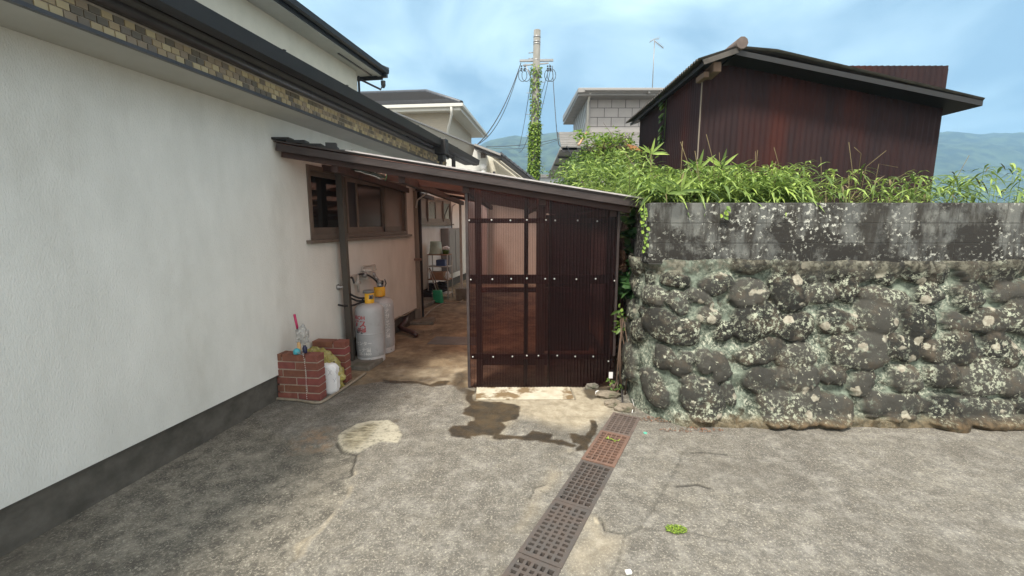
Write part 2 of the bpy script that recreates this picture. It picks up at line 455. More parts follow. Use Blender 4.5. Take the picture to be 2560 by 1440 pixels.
nx_ = fbm(X * 6, Y * 6, 6) * .05; ny_ = fbm(X * 6 + 40, Y * 6 + 11, 6) * .045
Xw, Yw = X + nx_, Y + ny_
def soft(d, w=.012): return np.clip(.5 - d / w, 0, 1)
wet = soft(sdist(Xw, Yw, c2([(370, 190), (480, 200), (490, 345), (860, 345), (1060, 375), (1140, 420), (1080, 520), (1100, 600), (850, 640), (940, 710), (830, 790), (730, 830), (420, 830), (420, 870), (260, 870), (180, 840), (140, 770), (210, 700), (380, 700), (370, 640), (460, 620), (420, 560), (320, 520), (350, 450), (410, 410), (350, 300)])))
wet = np.maximum(wet, soft(sdist(Xw, Yw, c2([(730, 800), (1000, 815), (1200, 835), (1300, 760), (1540, 790), (1560, 880), (1790, 930), (1880, 960), (1830, 1000), (1620, 980), (1520, 930), (1400, 880), (1200, 895), (1000, 870), (850, 885), (750, 870)]))))
wet = np.maximum(wet, soft(sdist(Xw, Yw, c2([(1820, 800), (2020, 820), (2120, 740), (2110, 600), (2200, 620), (2240, 690), (2180, 800), (2080, 930), (2030, 1020), (1880, 1050), (1880, 980), (1920, 940), (1830, 920)]))))
wet = np.maximum(wet, soft(sdist(Xw, Yw, GP([(958, 946), (1000, 950), (1045, 953), (1072, 962), (1100, 954), (1128, 954), (1120, 962), (1075, 968), (1045, 960), (1000, 957), (965, 956)])), .02))
wet = np.maximum(wet, .8 * soft(sdist(Xw, Yw, GP([(1130, 962), (1140, 935), (1168, 925), (1172, 975), (1190, 1000), (1182, 1010), (1168, 1000)])), .06))
wet = np.maximum(wet, .9 * soft(sdist(Xw, Yw, GP([(1463, 972), (1500, 962), (1545, 970), (1560, 985), (1500, 985), (1480, 1000), (1468, 995)])), .03))
for (a, b, r) in ((1020, 994, .035), (1000, 990, .02), (985, 1050, .03), (815, 1055, .02)):
    g = G(a, b); wet = np.maximum(wet, .55 * soft(np.hypot(Xw - g.x, (Yw - g.y)) - r, .03))
pale = soft(sdist(Xw, Yw, GP([(1170, 990), (1190, 965), (1440, 965), (1480, 975), (1540, 1010), (1530, 1035), (1490, 1060), (1440, 1075), (1330, 1045), (1290, 1040), (1240, 1090), (1180, 1080), (1180, 1020)])), .16)
pale = np.maximum(pale, .9 * soft(sdist(Xw, Yw, GP([(985, 925), (1010, 918), (1060, 925), (1110, 918), (1160, 920), (1165, 955), (1100, 958), (1070, 960), (1040, 950), (985, 948)])), .12) * np.clip(.6 + 1.5 * fbm(X * 7, Y * 7), 0, 1))
pale = np.maximum(pale, .6 * soft(sdist(Xw, Yw, c4([(760, 930), (850, 960), (940, 1080), (1060, 1090), (960, 1440), (500, 1440), (640, 1180)])), .08) * np.clip(.65 + 1.2 * fbm(X * 6, Y * 6), 0, 1))
pale = np.maximum(pale, .55 * soft(ldist(Xw, Yw, c4([(600, 430), (380, 760), (120, 1180), (-40, 1440)])) - .03, .08) * np.clip(.5 + 1.6 * fbm(X * 9, Y * 9), 0, 1))
pale = np.maximum(pale, .7 * soft(sdist(Xw, Yw, c3([(0, 1180), (130, 1080), (110, 1140), (0, 1290)])), .03))
pale = np.maximum(pale, 1.0 * soft(sdist(X, Y, c4([(790, 960), (820, 960), (850, 1000), (835, 1030), (810, 1010)])), .01))
patch = soft(sdist(Xw * .5 + X * .5, Yw * .5 + Y * .5, c3([(345, 280), (400, 245), (500, 195), (620, 168), (760, 165), (840, 220), (870, 290), (840, 350), (700, 345), (640, 370), (520, 435), (500, 430), (440, 430), (380, 410), (370, 380), (335, 345)])), .01)
patchin = np.clip((-sdist(Xw, Yw, c3([(345, 280), (400, 245), (500, 195), (620, 168), (740, 175), (700, 260), (680, 300), (640, 350), (520, 415), (500, 430), (440, 430), (380, 410), (370, 380), (335, 345)])) - .025) / .05, 0, 1)
passage = soft(sdist(Xw, Yw, GP([(870, 965), (960, 952), (1045, 956), (1072, 964), (1100, 960), (1172, 970), (1172, 968), (1540, 968)]) + [(1.2, 13), (-4, 13), (-4, 4.4)]), .03)
leftslab = soft(sdist(Xw * .6 + X * .4, Yw * .6 + Y * .4, [tuple(G(740 + a * .3056, 1000 + b * .3056)[:2]) for a, b in [(335, 345), (440, 440), (495, 460), (450, 570), (465, 620), (420, 760), (350, 830), (220, 1010), (100, 1140), (10, 1300)]] + [(-1.3, 1.2), (-6, 1.0), (-6, 3.6), (-2.4, 3.6), tuple(G(745, 1120)[:2])]), .01)
rust = soft(sdist(Xw, Yw, c3([(0, 330), (130, 240), (300, 230), (240, 400), (100, 410), (0, 420)])), .15) * .8
cr_l = [[(840, 960), (900, 1060), (1060, 1090)], [(1060, 1090), (1000, 1280), (930, 1440)], [(1600, 430), (1720, 428), (1900, 450)], [(1480, 700), (1640, 690), (1740, 720)],
        [(1540, 430), (1450, 600), (1180, 1040), (1060, 1090)], [(280, 800), (320, 720), (400, 690)], [(370, 740), (480, 790)], [(1180, 1040), (1400, 1060), (1600, 1080), (1898, 1150)]]
crack = np.zeros_like(X)
pale = np.maximum(pale, .8 * soft(ldist(X + nx_ * .4, Y + ny_ * .4, c3([(515, 462), (470, 570), (485, 625), (440, 762), (370, 835), (240, 1015), (120, 1145), (30, 1300)])) - .008, .025) * np.clip(.6 + 1.8 * fbm(X * 12, Y * 12), 0, 1))
for i, cl in enumerate(cr_l):
    w = [.005, .003, .006, .009, .010, .004, .004, .005][i]; k = [1, .6, 1, 1, .35, .9, .9, .45][i]
    crack = np.maximum(crack, k * soft(ldist(X + nx_ * .3, Y + ny_ * .3, c4(cl)) - w, .014))
cl3 = [[(335, 345), (380, 410), (440, 432), (495, 450)], [(495, 460), (450, 570), (465, 620)], [(580, 770), (720, 825)], [(890, 183), (950, 183), (1200, 180)]]
for i, cl in enumerate(cl3):
    crack = np.maximum(crack, [1, 1, .3, .4][i] * soft(ldist(X + nx_ * .3, Y + ny_ * .3, c3(cl)) - [.007, .007, .002, .003][i], .010))
hatchframe = GP([(1190, 966), (1187, 999), (1438, 998), (1424, 966)])
crack = np.maximum(crack, .75 * soft(np.abs(sdist(Xw * .5 + X * .5, Yw * .5 + Y * .5, c3([(345, 280), (400, 245), (500, 195), (620, 168), (760, 165), (840, 220), (870, 290), (840, 350), (700, 345), (640, 370), (520, 435), (500, 430), (440, 430), (380, 410), (370, 380), (335, 345)])) - .012) - .002, .010) * (X < -.95) * (fbm(X * 9, Y * 9, 3) > -.15))
crack = np.maximum(crack, .9 * soft(np.abs(sdist(X, Y, hatchframe)) - .005, .012) * (Y < 4.05))
crack = np.maximum(crack, .8 * soft(ldist(X + nx_ * .2, Y + ny_ * .2, GP([(1145, 962), (1158, 945), (1152, 935)])) - .004, .01))
Z = fbm(X * 2.2, Y * 2.2, 4) * .006 + fbm(X * 30, Y * 30, 3) * .0012
far = (np.abs(X) > 6) | (Y > 13) | (Y < 0)
Z = np.where(far, 0, Z) - crack * .009 + patch * .007 - leftslab * .010
ua, va = drain_uv(X, Y)
near = np.clip(1.6 - np.abs(ua) / .13, 0, 1) * (va > -.05)
Z = Z * (1 - near)
uc, vc = drain_uv((X[:-1, :-1] + X[1:, 1:]) / 2, (Y[:-1, :-1] + Y[1:, 1:]) / 2)
keep = ~((np.abs(uc) < GW / 2 - .022) & (vc > .02) & (vc < 3.2))
gm = bpy.data.materials.new('yard_concrete'); gm.use_nodes = True
T = gm.node_tree; n = T.nodes; l = T.links; b = n['Principled BSDF']
tcg = n.new('ShaderNodeTexCoord')
def gn(sc, dt=6, rg=.6, typ='ShaderNodeTexNoise'):
    q = n.new(typ); q.inputs['Scale'].default_value = sc
    if typ == 'ShaderNodeTexNoise': q.inputs['Detail'].default_value = dt; q.inputs['Roughness'].default_value = rg
    l.new(tcg.outputs['Object'], q.inputs['Vector']); return q
def gr(sock, a, bb, c=0, d=1):
    q = n.new('ShaderNodeMapRange'); q.inputs[1].default_value = a; q.inputs[2].default_value = bb; q.inputs[3].default_value = c; q.inputs[4].default_value = d
    l.new(sock, q.inputs[0]); return q.outputs[0]
def gx(fac, a, bb):
    q = n.new('ShaderNodeMix'); q.data_type = 'RGBA'
    if hasattr(fac, 'links'): l.new(fac, q.inputs[0])
    else: q.inputs[0].default_value = fac
    for i, c in ((6, a), (7, bb)):
        if hasattr(c, 'links'): l.new(c, q.inputs[i])
        else: q.inputs[i].default_value = (*c, 1)
    return q.outputs[2]
def gmul(a, bb):
    q = n.new('ShaderNodeMath'); q.operation = 'MULTIPLY'
    for i, c in ((0, a), (1, bb)):
        if hasattr(c, 'links'): l.new(c, q.inputs[i])
        else: q.inputs[i].default_value = c
    return q.outputs[0]
def ga(nm):
    q = n.new('ShaderNodeAttribute'); q.attribute_name = nm; return q.outputs['Fac']
big = gr(gn(1.3, 5).outputs[0], .35, .68)
c = gx(big, (.115, .104, .088), (.20, .184, .152))
c = gx(gr(gn(5, 9, .75).outputs[0], .44, .64), c, (.27, .255, .225))
c = gx(gr(gn(14, 9, .75).outputs[0], .44, .58), gx(.6, c, (.075, .070, .062)), c)
c = gx(gmul(ga('leftslab'), .85), c, gx(gr(gn(7, 8, .7).outputs[0], .42, .62), (.075, .068, .055), (.23, .21, .17)))
c = gx(ga('passage'), c, gx(gr(gn(1.7, 8, .7).outputs[0], .40, .60), gx(gr(gn(6, 8, .7).outputs[0], .4, .6), (.10, .072, .046), (.17, .125, .08)), gx(gr(gn(5, 8, .7).outputs[0], .4, .6), (.22, .165, .10), (.36, .29, .19))))
fine = gn(75, 12, .85)
spk = gr(fine.outputs[0], .525, .585)
inv = n.new('ShaderNodeMath'); inv.operation = 'SUBTRACT'; inv.inputs[0].default_value = 1; l.new(ga('passage'), inv.inputs[1])
c = gx(gmul(gmul(spk, .62), inv.outputs[0]), c, (.54, .50, .41))
c = gx(gmul(gmul(gr(gn(60, 11, .85).outputs[0], .535, .60), .7), inv.outputs[0]), c, (.075, .068, .06))
c = gx(gmul(gr(gn(9, 8, .75).outputs[0], .55, .68), .35), c, (.36, .34, .28))
c = gx(gmul(ga('pale'), .78), c, gx(gr(gn(11, 8, .7).outputs[0], .38, .62), (.30, .25, .17), (.50, .44, .33)))
mpp = n.new('ShaderNodeMapping'); mpp.inputs['Scale'].default_value = (9, 30, 1); l.new(tcg.outputs['Object'], mpp.inputs[0])
stn = n.new('ShaderNodeTexNoise'); stn.inputs['Scale'].default_value = 1; stn.inputs['Detail'].default_value = 9; stn.inputs['Roughness'].default_value = .75; l.new(mpp.outputs[0], stn.inputs[0])
pin = gx(gr(stn.outputs[0], .40, .60), (.10, .085, .05), (.40, .36, .26))
pout = gx(gr(gn(24, 8, .75).outputs[0], .34, .5), (.12, .11, .08), (.40, .37, .29))
c = gx(ga('patch'), c, gx(ga('patchin'), pout, pin))
c = gx(gmul(gr(gn(.9, 7, .7).outputs[0], .50, .66), .55), c, (.085, .074, .058))
c = gx(gmul(ga('rust'), gmul(.9, gr(gn(12, 8, .7).outputs[0], .42, .62))), c, (.34, .22, .13))
c = gx(gmul(ga('wet'), .92), c, gx(gr(gn(8, 5).outputs[0], .4, .65), (.032, .026, .019), (.075, .052, .028)))
c = gx(ga('crack'), c, (.025, .022, .018))
l.new(c, b.inputs['Base Color'])
l.new(gr(ga('wet'), 0, 1, .88, .38), b.inputs['Roughness'])
bp = n.new('ShaderNodeBump'); bp.inputs['Strength'].default_value = .75; bp.inputs['Distance'].default_value = .008
l.new(gn(45, 6, .75).outputs[0], bp.inputs['Height']); l.new(bp.outputs[0], b.inputs['Normal'])
me = grid_mesh('ground', X, Y, Z, dict(wet=wet, pale=pale, patch=patch, patchin=patchin, passage=passage, leftslab=leftslab, rust=rust, crack=crack), keep)
tag(link('ground', me, gm), kind='structure')

# drain channel below the gratings
q = MB()
def DP(u, v, z): return Vector((D0.x + DN.x * u - DL.x * v, D0.y + DN.y * u - DL.y * v, z))
for sgn in (-1, 1):
    u0, u1 = sgn * (GW / 2 - .03), sgn * (GW / 2 + .05)
    q.hex([DP(u0, 0, -.22), DP(u1, 0, -.22), DP(u1, 3.3, -.22), DP(u0, 3.3, -.22), DP(u0, 0, -.035), DP(u1, 0, -.035), DP(u1, 3.3, -.035), DP(u0, 3.3, -.035)])
q.hex([DP(-.16, -.02, -.26), DP(.16, -.02, -.26), DP(.16, 3.3, -.26), DP(-.16, 3.3, -.26), DP(-.16, -.02, -.22), DP(.16, -.02, -.22), DP(.16, 3.3, -.22), DP(-.16, 3.3, -.22)])
q.hex([DP(-.16, -.05, -.26), DP(.16, -.05, -.26), DP(.16, .01, -.26), DP(-.16, .01, -.26), DP(-.16, -.05, -.01), DP(.16, -.05, -.01), DP(.16, .01, -.01), DP(-.16, .01, -.01)])
tag(q.build('drain_channel', M['channel'], fix=True), kind='structure')
joints = [0, .375, .845, 1.335, 1.80, 2.29, 2.78]
gl = [('dull rust brown drain grating at the far end of the row beside the stone wall', 'rust2', .004), ('bright orange rusty drain grating with a green sprig lying on it', 'rustiron', .008),
      ('dark grey drain grating between the orange rusty one and the paler smooth one', 'iron', .003), ('dark grey smooth drain grating with big square holes, second nearest the camera', 'iron', .005),
      ('dark drain grating nearest the camera cut off by the bottom edge', 'iron', .004), ('dark drain grating wholly below the frame', 'iron', .004)]
for i in range(5):
    v0, v1 = joints[i] + .003, joints[i + 1] - .003
    z0 = gl[i][2]; q = MB()
    nr = 12 if i > 2 else (11 if i else 9)
    rim = .022; ncol = 5; bw = .0105 if i < 3 else .016; bar_t = .026
    def bar(u0, u1, a, bb, top=0):
        q.hex([DP(u0, bb, z0 - bar_t), DP(u1, bb, z0 - bar_t), DP(u1, a, z0 - bar_t), DP(u0, a, z0 - bar_t), DP(u0, bb, z0 + top), DP(u1, bb, z0 + top), DP(u1, a, z0 + top), DP(u0, a, z0 + top)])
    hw = GW / 2
    bar(-hw, -hw + rim, v0, v1); bar(hw - rim, hw, v0, v1)
    er = .024
    bar(-hw + rim, hw - rim, v0, v0 + er); bar(-hw + rim, hw - rim, v1 - er, v1)
    for k in range(1, ncol):
        u = -hw + rim + (2 * hw - 2 * rim) * k / ncol; bar(u - bw / 2, u + bw / 2, v0 + er, v1 - er, -.0005)
    for k in range(1, nr):
        v = v0 + er + (v1 - v0 - 2 * er) * k / nr; bar(-hw + rim, hw - rim, v - bw / 2, v + bw / 2, -.001)
    tag(q.build('drain_grating', M[gl[i][1]], fix=True), gl[i][0], 'drain grating', 'row of cast iron drain gratings')

# inspection slab in front of the shed
hm = mat('inspection_slab_concrete', (.58, .54, .44), .85, col2=(.45, .40, .30), scale=9, bump=.5, bscale=60, col3=(.20, .14, .075), scale3=3.2, lo3=.50, hi3=.56)
M['hatch'] = hm
a_, b_, c_, d_ = [Vector((*p, 0)) for p in hatchframe]
ins = lambda p, cen: p + (cen - p) * .02
cen = (a_ + b_ + c_ + d_) / 4
q = MB(); hp = [ins(p, cen) for p in (b_, c_, d_, a_)]
q.hex([p + Vector((0, 0, -.03)) for p in hp] + [p + Vector((0, 0, .007)) for p in hp])
tag(q.build('inspection_slab', hm, fix=True, bevel=.003), 'pale concrete inspection slab set in the ground at the foot of the brown shed', 'cover slab')
# steel plate in passage
pp = [G(1068, 861), G(1200, 864), G(1205, 845), G(1090, 843)]
q = MB(); q.hex([p + Vector((0, 0, .0)) for p in pp] + [p + Vector((0, 0, .014)) for p in pp])
tag(q.build('cover_plate', M['plate'], fix=True, bevel=.002), 'grey steel cover plate lying on the passage floor behind the shed', 'cover plate')

# ------------------------------------------------------------------ house on the left (local x = out from wall, y = along wall)
HA = -math.atan(.183)
house = thing('white_house', 'two storey white plastered house with black gutters along the left side', 'house', (-2.804, 0, 0), HA)
HMi = Matrix.Rotation(-HA, 3, 'Z')
def HL(v): return HMi @ (Vector(v) - Vector((-2.804, 0, 0)))     # world -> house-local
def HW(x, y, z): return Matrix.Rotation(HA, 3, 'Z') @ Vector((x, y, z)) + Vector((-2.804, 0, 0))
W0, W1, WZ0, WZ1 = 4.41, 6.72, 1.435, 2.17
q = MB()
q.bx(-.2, 0, -3, W0, .24, 2.70); q.bx(-.2, 0, W1, 7.12, .24, 2.70); q.bx(-.2, 0, W0, W1, .24, WZ0); q.bx(-.2, 0, W0, W1, WZ1, 2.70)
q.build('wall', M['plaster'], house)
q = MB(); q.bx(-.93, -.73, 7.12, 9.0, .2, 2.7); q.bx(-.93, -.73, 11.05, 13.4, .2, 2.7); q.bx(-.93, -.73, 9.0, 11.05, .2, 1.585); q.bx(-.93, -.73, 9.0, 11.05, 2.17, 2.7)
q.bx(-.73, -.2, 7.10, 7.119, .0, 2.7)
q.build('rear_wall', M['plaster'], house)
q = MB(); q.bx(-.25, -.03, -3, 7.1, -.1, .24); q.bx(-.95, -.76, 7.12, 13.4, -.1, .2)
q.build('foundation', M['foundation'], house)
q = MB(); q.bx(-.205, .012, -3, W0 - .05, .222, .238); q.bx(-.205, .012, -3, 7.125, .222, .2385)
# windows
def window(y0, y1, z0, z1, x, divs, glasses, parent, depth=.07):
    w = MB(); t = .05
    w.bx(x - depth, x + .012, y0, y1, z0, z0 + t); w.bx(x - depth, x + .012, y0, y1, z1 - t, z1)
    w.bx(x - depth, x + .011, y0, y0 + t, z0 + t, z1 - t); w.bx(x - depth, x + .011, y1 - t, y1, z0 + t, z1 - t)
    fr = w.build('window', M['sash'], parent)
    ds = [y0 + t] + divs + [y1 - t]
    sw = MB()
    for i in range(len(ds) - 1):
        a, bb = ds[i], ds[i + 1]; xx = x - .045 + (.02 if i % 2 else 0); s_ = .035
        sw.bx(xx, xx + .025, a, a + s_, z0 + t, z1 - t); sw.bx(xx, xx + .025, bb - s_, bb, z0 + t, z1 - t)
        sw.bx(xx, xx + .025, a + s_, bb - s_, z0 + t, z0 + t + .07); sw.bx(xx, xx + .025, a + s_, bb - s_, z1 - t - .05, z1 - t)
        g_ = MB(); g_.bx(xx + .008, xx + .014, a + s_, bb - s_, z0 + t + .07, z1 - t - .05); g_.build('pane', M[glasses[i]], fr)
    sw.build('sash', M['sash'], fr)
    sl = MB(); sl.bx(x - .05, x + .055, y0 - .07, y1 + .07, z0 - .035, z0 - .002); sl.build('sill', M['sash'], fr)
    rm = MB(); rm.bx(x - .19, x - .15, y0, y1, z0, z1); rm.build('curtain', M['dkbag'], fr)
window(W0, W1, WZ0, WZ1, 0, [5.10, 5.35, 6.03, 6.05], ['glass2', 'dkbag', 'glass', 'sash', 'frost'] , house)
window(9.0, 11.05, 1.585, 2.17, -.73, [9.5, 10.0, 10.5], ['frost', 'glass', 'frost', 'glass2'], house)
# tile band hood and soffits
q = MB(); q.bx(0.002, .35, -3, 7.6, 2.515, 2.53); q.bx(0.002, .33, -3, 7.6, 2.66, 2.69)
q.build('hood_soffit', M['soffit'], house)
tm = bpy.data.materials.new('mosaic_tile'); tm.use_nodes = True
T = tm.node_tree; n = T.nodes; l = T.links; b = n['Principled BSDF']; b.inputs['Roughness'].default_value = .35
at = n.new('ShaderNodeAttribute'); at.attribute_name = 'var'; rp = n.new('ShaderNodeValToRGB'); rp.color_ramp.interpolation = 'CONSTANT'
cols = [(0, (.12, .095, .06)), (.22, (.36, .28, .15)), (.42, (.25, .19, .12)), (.58, (.42, .34, .19)), (.78, (.16, .125, .085)), (.88, (.32, .24, .13))]
rp.color_ramp.elements[0].color = (*cols[0][1], 1); rp.color_ramp.elements[1].position = cols[1][0]; rp.color_ramp.elements[1].color = (*cols[1][1], 1)
for p_, c_ in cols[2:]:
    e = rp.color_ramp.elements.new(p_); e.color = (*c_, 1)
l.new(at.outputs['Fac'], rp.inputs[0]); l.new(rp.outputs[0], b.inputs['Base Color'])
q = MB(); th = .038
for r_ in range(3):
    y = -1 + (r_ % 2) * .03
    while y < 7.56:
        w_ = .055
        q.bx(.345, .353, y, y + w_ - .006, 2.533 + r_ * th, 2.533 + (r_ + 1) * th - .006)
        pv = random.random(); q.var += [pv] * 8; y += w_
q.build('mosaic_tile_band', tm, house)
q = MB(); q.bx(.30, .3465, -3, 7.6, 2.53, 2.655); q.build('band_grout', M['mortar'], house)
q = MB(); q.tube([(.375, -3, 2.695), (.375, 7.6, 2.675)], .032, 10); q.bx(.345, .36, -3, 7.6, 2.655, 2.70)
q.bx(.335, .362, -3, 7.6, 2.512, 2.531)
q.build('band_gutter', M['gutter'], house)
q = MB(); q.tube([(.40, 5.9, 2.72), (.45, 7.3, 2.72), (.45, 7.62, 2.71), (.45, 7.68, 2.65), (.45, 7.68, 2.1)], .035, 10); q.build('band_downpipe', M['gutter'], house)
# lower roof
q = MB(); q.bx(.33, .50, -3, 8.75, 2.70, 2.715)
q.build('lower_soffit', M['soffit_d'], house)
q = MB(); q.hex([(-3.0, -3, 3.73), (.53, -3, 2.785), (.53, 8.8, 2.785), (-3.0, 8.8, 3.73), (-3.0, -3, 3.77), (.53, -3, 2.815), (.53, 8.8, 2.815), (-3.0, 8.8, 3.77)])
q.build('lower_roof', M['rooftile'], house)
q = MB()
prof = [(.0, .0), (.0, -.085), (.05, -.105), (.11, -.09), (.125, 0), (.115, 0), (.10, -.08), (.05, -.092), (.01, -.075), (.01, 0)]
def ext(q, prof, y0, y1, x, z, smooth=False):
    nP = len(prof); vs = [(x + a, y0, z + bb) for a, bb in prof] + [(x + a, y1, z + bb) for a, bb in prof]
    q.add(vs, [(i, (i + 1) % nP, (i + 1) % nP + nP, i + nP) for i in range(nP)] + [tuple(range(nP))[::-1], tuple(range(nP, 2 * nP))], smooth)
ext(q, prof, -3, 8.85, .475, 2.80); q.bx(.478, .502, -3, 8.83, 2.695, 2.79)
for k in range(10): q.bx(.471, .61, 1 + k * .8, 1.02 + k * .8, 2.798, 2.804)
q.build('lower_gutter', M['fascia'], house, fix=True)
q = MB(); q.bx(.47, .64, 6.72, 6.86, 2.60, 2.815); q.bx(.50, .60, 6.75, 6.83, 2.50, 2.60); q.tube([(.55, 6.79, 2.51), (.52, 6.8, 2.42), (.42, 6.85, 2.36)], .028, 8)
q.build('rainwater_head', M['fascia'], house, bevel=.01)
# upper storey
q = MB(); q.bx(-6, -2.85, -3, 10.6, 3.0, 5.21); q.build('upper_wall', M['plaster2'], house)
q = MB(); q.bx(-6, -2.41, -3, 10.97, 5.175, 5.22); q.bx(-2.50, -2.41, -3, 10.97, 5.155, 5.176); q.build('upper_soffit', M['soffit'], house)
q = MB(); q.bx(-2.66, -2.62, 9.5, 10.9, 5.155, 5.177); q.build('soffit_vent', M['gutter'], house)
q = MB(); q.bx(-2.41, -2.38, -3, 11.0, 5.17, 5.33); q.bx(-6, -2.38, 10.97, 11.0, 5.08, 5.30)
ext(q, prof, -3, 11.1, -2.38, 5.33)
q.bx(-6, -2.3, 11.0, 11.1, 5.15, 5.25)
q.build('upper_fascia', M['fascia'], house, fix=True)
q = MB(); q.hex([(-6, -3, 6.5), (-2.34, -3, 5.32), (-2.34, 11.08, 5.32), (-6, 9, 6.5), (-6, -3, 6.56), (-2.34, -3, 5.35), (-2.34, 11.09, 5.35), (-6, 9, 6.56)])
for k in range(8): q.bx(-2.42 - k * .09, -2.33 - k * .09, 11.0, 11.12, 5.32 + k * .028, 5.365 + k * .028)
q.tube([(-2.3, 11.15, 5.34), (-4, 10.3, 5.95)], .07, 8)
q.build('upper_roof', M['rooftile'], house)
q = MB(); q.tube([(-2.83, 10.64, 5.08), (-2.83, 10.64, 3.2)], .028, 8); q.tube([(-2.83, 10.64, 5.02), (-2.45, 11.0, 4.86), (-2.42, 11.05, 5.0)], .025, 8); q.lathe([(.03, -.1), (.06, -.04), (.06, .06)], (-2.42, 11.08, 5.02), 8)
q.build('upper_downpipe', M['gutter'], house)
# black downpipe beside the inner post + little bracket
q = MB(); q.tube([HL(P(1047, 474, 7.05)), HL((-1.50, 7.06, .05))], .032, 10); q.build('downpipe', M['rubber'], house)
q = MB(); q.lathe([(.0, 0), (.03, 0), (.03, .02), (.012, .03), (.012, .07), (0, .07)], (0, 0, 0), 10)
hk = q.mesh('wall_hook'); o = link('wall_hook', hk, M['steel'], house); o.location = HL(P(857, 718, 4.73)); o.location.x = .0; o.rotation_euler = (0, R(90), 0)
# brown drain pipe at the foot of the wall
q = MB(); q.tube([HL(p) for p in (Vector((-1.66, 6.75, .20)), Vector((-1.60, 6.3, .14)), G(1000, 818, .09), G(1006, 822, .07), G(1034, 832, .06), G(1040, 836, .05), G(1040, 842, .0))], .036, 12)
q.build('drain_pipe', M['brownpipe'], house)
q = MB(); q.tube([(.02, 4.9 + .2 * k, .235 + .012 * math.sin(k * 2.1)) for k in range(12)], .011, 6); q.build('wall_cable', M['hose'], house)

# ------------------------------------------------------------------ rear wing of the white house (separate low building behind the passage)
rw = thing('rear_annex', 'low cream annex with a black tiled verge and white vent pipe behind the lean-to roof', 'house', (0, 12.6, 0))
def RL(v): return Vector(v) - Vector((0, 12.6, 0))
q = MB(); q.prism([RL(P(1150, 470, 12.6)) * Vector((1, 1, 0)) if False else RL((-1.9, 12.6, 0)), RL((-.73, 12.6, 0)), RL(P(1217, 386, 12.6)), RL(P(1187, 368, 12.6)), RL(P(1100, 330, 12.6))], (0, .4, 0))
q.build('white_wall', M['plaster'], rw)
q = MB(); q.prism([RL((-.73, 13, 0)), RL((1.5, 13, 0)), RL((1.5, 13, 2.75)), RL(P(1335, 462, 13)), RL(P(1250, 395, 13)), RL(P(1217, 388, 13))], (0, .3, 0))
q.build('gable_wall', M['plaster2'], rw)
e0, e1, e2 = P(985, 281, 9.7), P(1188, 365, 12.3), P(1252, 390, 12.3)
q = MB(); q.prism([RL(P(985, 281, 9.7)), RL(P(1188, 365, 12.3)), RL(P(1178, 400, 12.3)), RL(P(985, 345, 9.7))], (-.12, 0, .01)); q.build('eave_panel', M['beige_panel'], rw)
q = MB(); q.beam(RL(e0), RL(e1), .06, .03); q.beam(RL(e1), RL(e2), .5, .05)
q.build('eave_edge', M['gfascia'], rw)
q = MB(); q.beam(RL(P(1188, 371, 12.35)), RL(P(1252, 397, 12.35)), .3, .07); q.build('eave_soffit', M['gutter'], rw)
q = MB(); a1, a2 = P(1250, 392, 12.4), P(1345, 467, 12.4)
q.beam(RL(a1), RL(a2), .35, .10); q.build('verge_board', M['fascia'], rw)
q = MB()
for k in range(9):
    p0 = a1.lerp(a2, k / 9) + Vector((.02, .05, .09)); p1 = a1.lerp(a2, (k + 1.1) / 9) + Vector((.02, .05, .07)); q.beam(RL(p0), RL(p1), .5, .045)
q.build('verge_tiles', M['rooftile'], rw)
q = MB(); q.beam(RL(P(1230, 390, 12.75)), RL(P(1322, 462, 12.75)), .4, .03); q.build('verge_soffit', M['bwhite'], rw)
q = MB(); c0 = RL(P(1209, 470, 12.4)); c0.y = -.15
zt = P(1209, 409, 12.4).z
q.lathe([(.05, 2.3), (.05, zt - .16)], (c0.x, c0.y, 0), 14); q.lathe([(.05, zt - .17), (.085, zt - .15), (.085, zt - .06), (.07, zt - .02), (0, zt)], (c0.x, c0.y, 0), 14); q.lathe([(.06, zt - .25), (.075, zt - .24), (.075, zt - .2), (.06, zt - .19)], (c0.x, c0.y, 0), 14)
q.build('vent_pipe', M['white'], rw)
q = MB(); v_ = RL(P(1208, 388, 12.6)); q.box(v_ + Vector((0, -.01, 0)), (.14, .04, .15)); q.build('vent_grille', M['sash'], rw)
q = MB(); v_ = RL(P(1235, 432, 13)); q.box(v_ + Vector((0, -.02, 0)), (.07, .06, .07)); q.build('outdoor_lamp', M['gutter'], rw)

# ------------------------------------------------------------------ lean-to shed
RY0, RY1 = 3.92, 9.0
def roofz(x): return 2.044 - .157 * (x + .404)
shed = thing('lean_to_shed', 'brown corrugated plastic lean-to with a sloping roof against the white house', 'shed', (.28, 4.05, 0))
SO = Vector((.28, 4.05, 0))
def corr(name, x0, x1, y, zlo, zhi, m, pitch=.032, amp=.0065, parent=None, step=None):
    xs_ = np.arange(x0, x1 + .001, pitch / 8); zz = np.linspace(0, 1, 16)
    XX, TT = np.meshgrid(xs_, zz)
    lo = np.array([zlo(x) for x in xs_]); hi = np.array([zhi(x) for x in xs_])
    ZZ = lo[None, :] + TT * (hi - lo)[None, :]
    YY = y + amp * np.sin(2 * math.pi * XX / pitch) + .0025 * np.sin(XX * 3 + ZZ * 2.4)
    return link(name, grid_mesh(name, XX - SO.x, YY - SO.y, ZZ), m, parent)
top = lambda x: roofz(x) - .055
bot = lambda x: .008 if x < .82 else .008 + min(.22, (x - .82) * .55) + (.1 if x > .95 else 0)
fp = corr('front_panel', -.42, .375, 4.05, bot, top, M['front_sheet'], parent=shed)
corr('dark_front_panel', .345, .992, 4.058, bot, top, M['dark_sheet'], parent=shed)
tag(bpy.data.objects['dark_front_panel'], 'darker right half of the corrugated front')
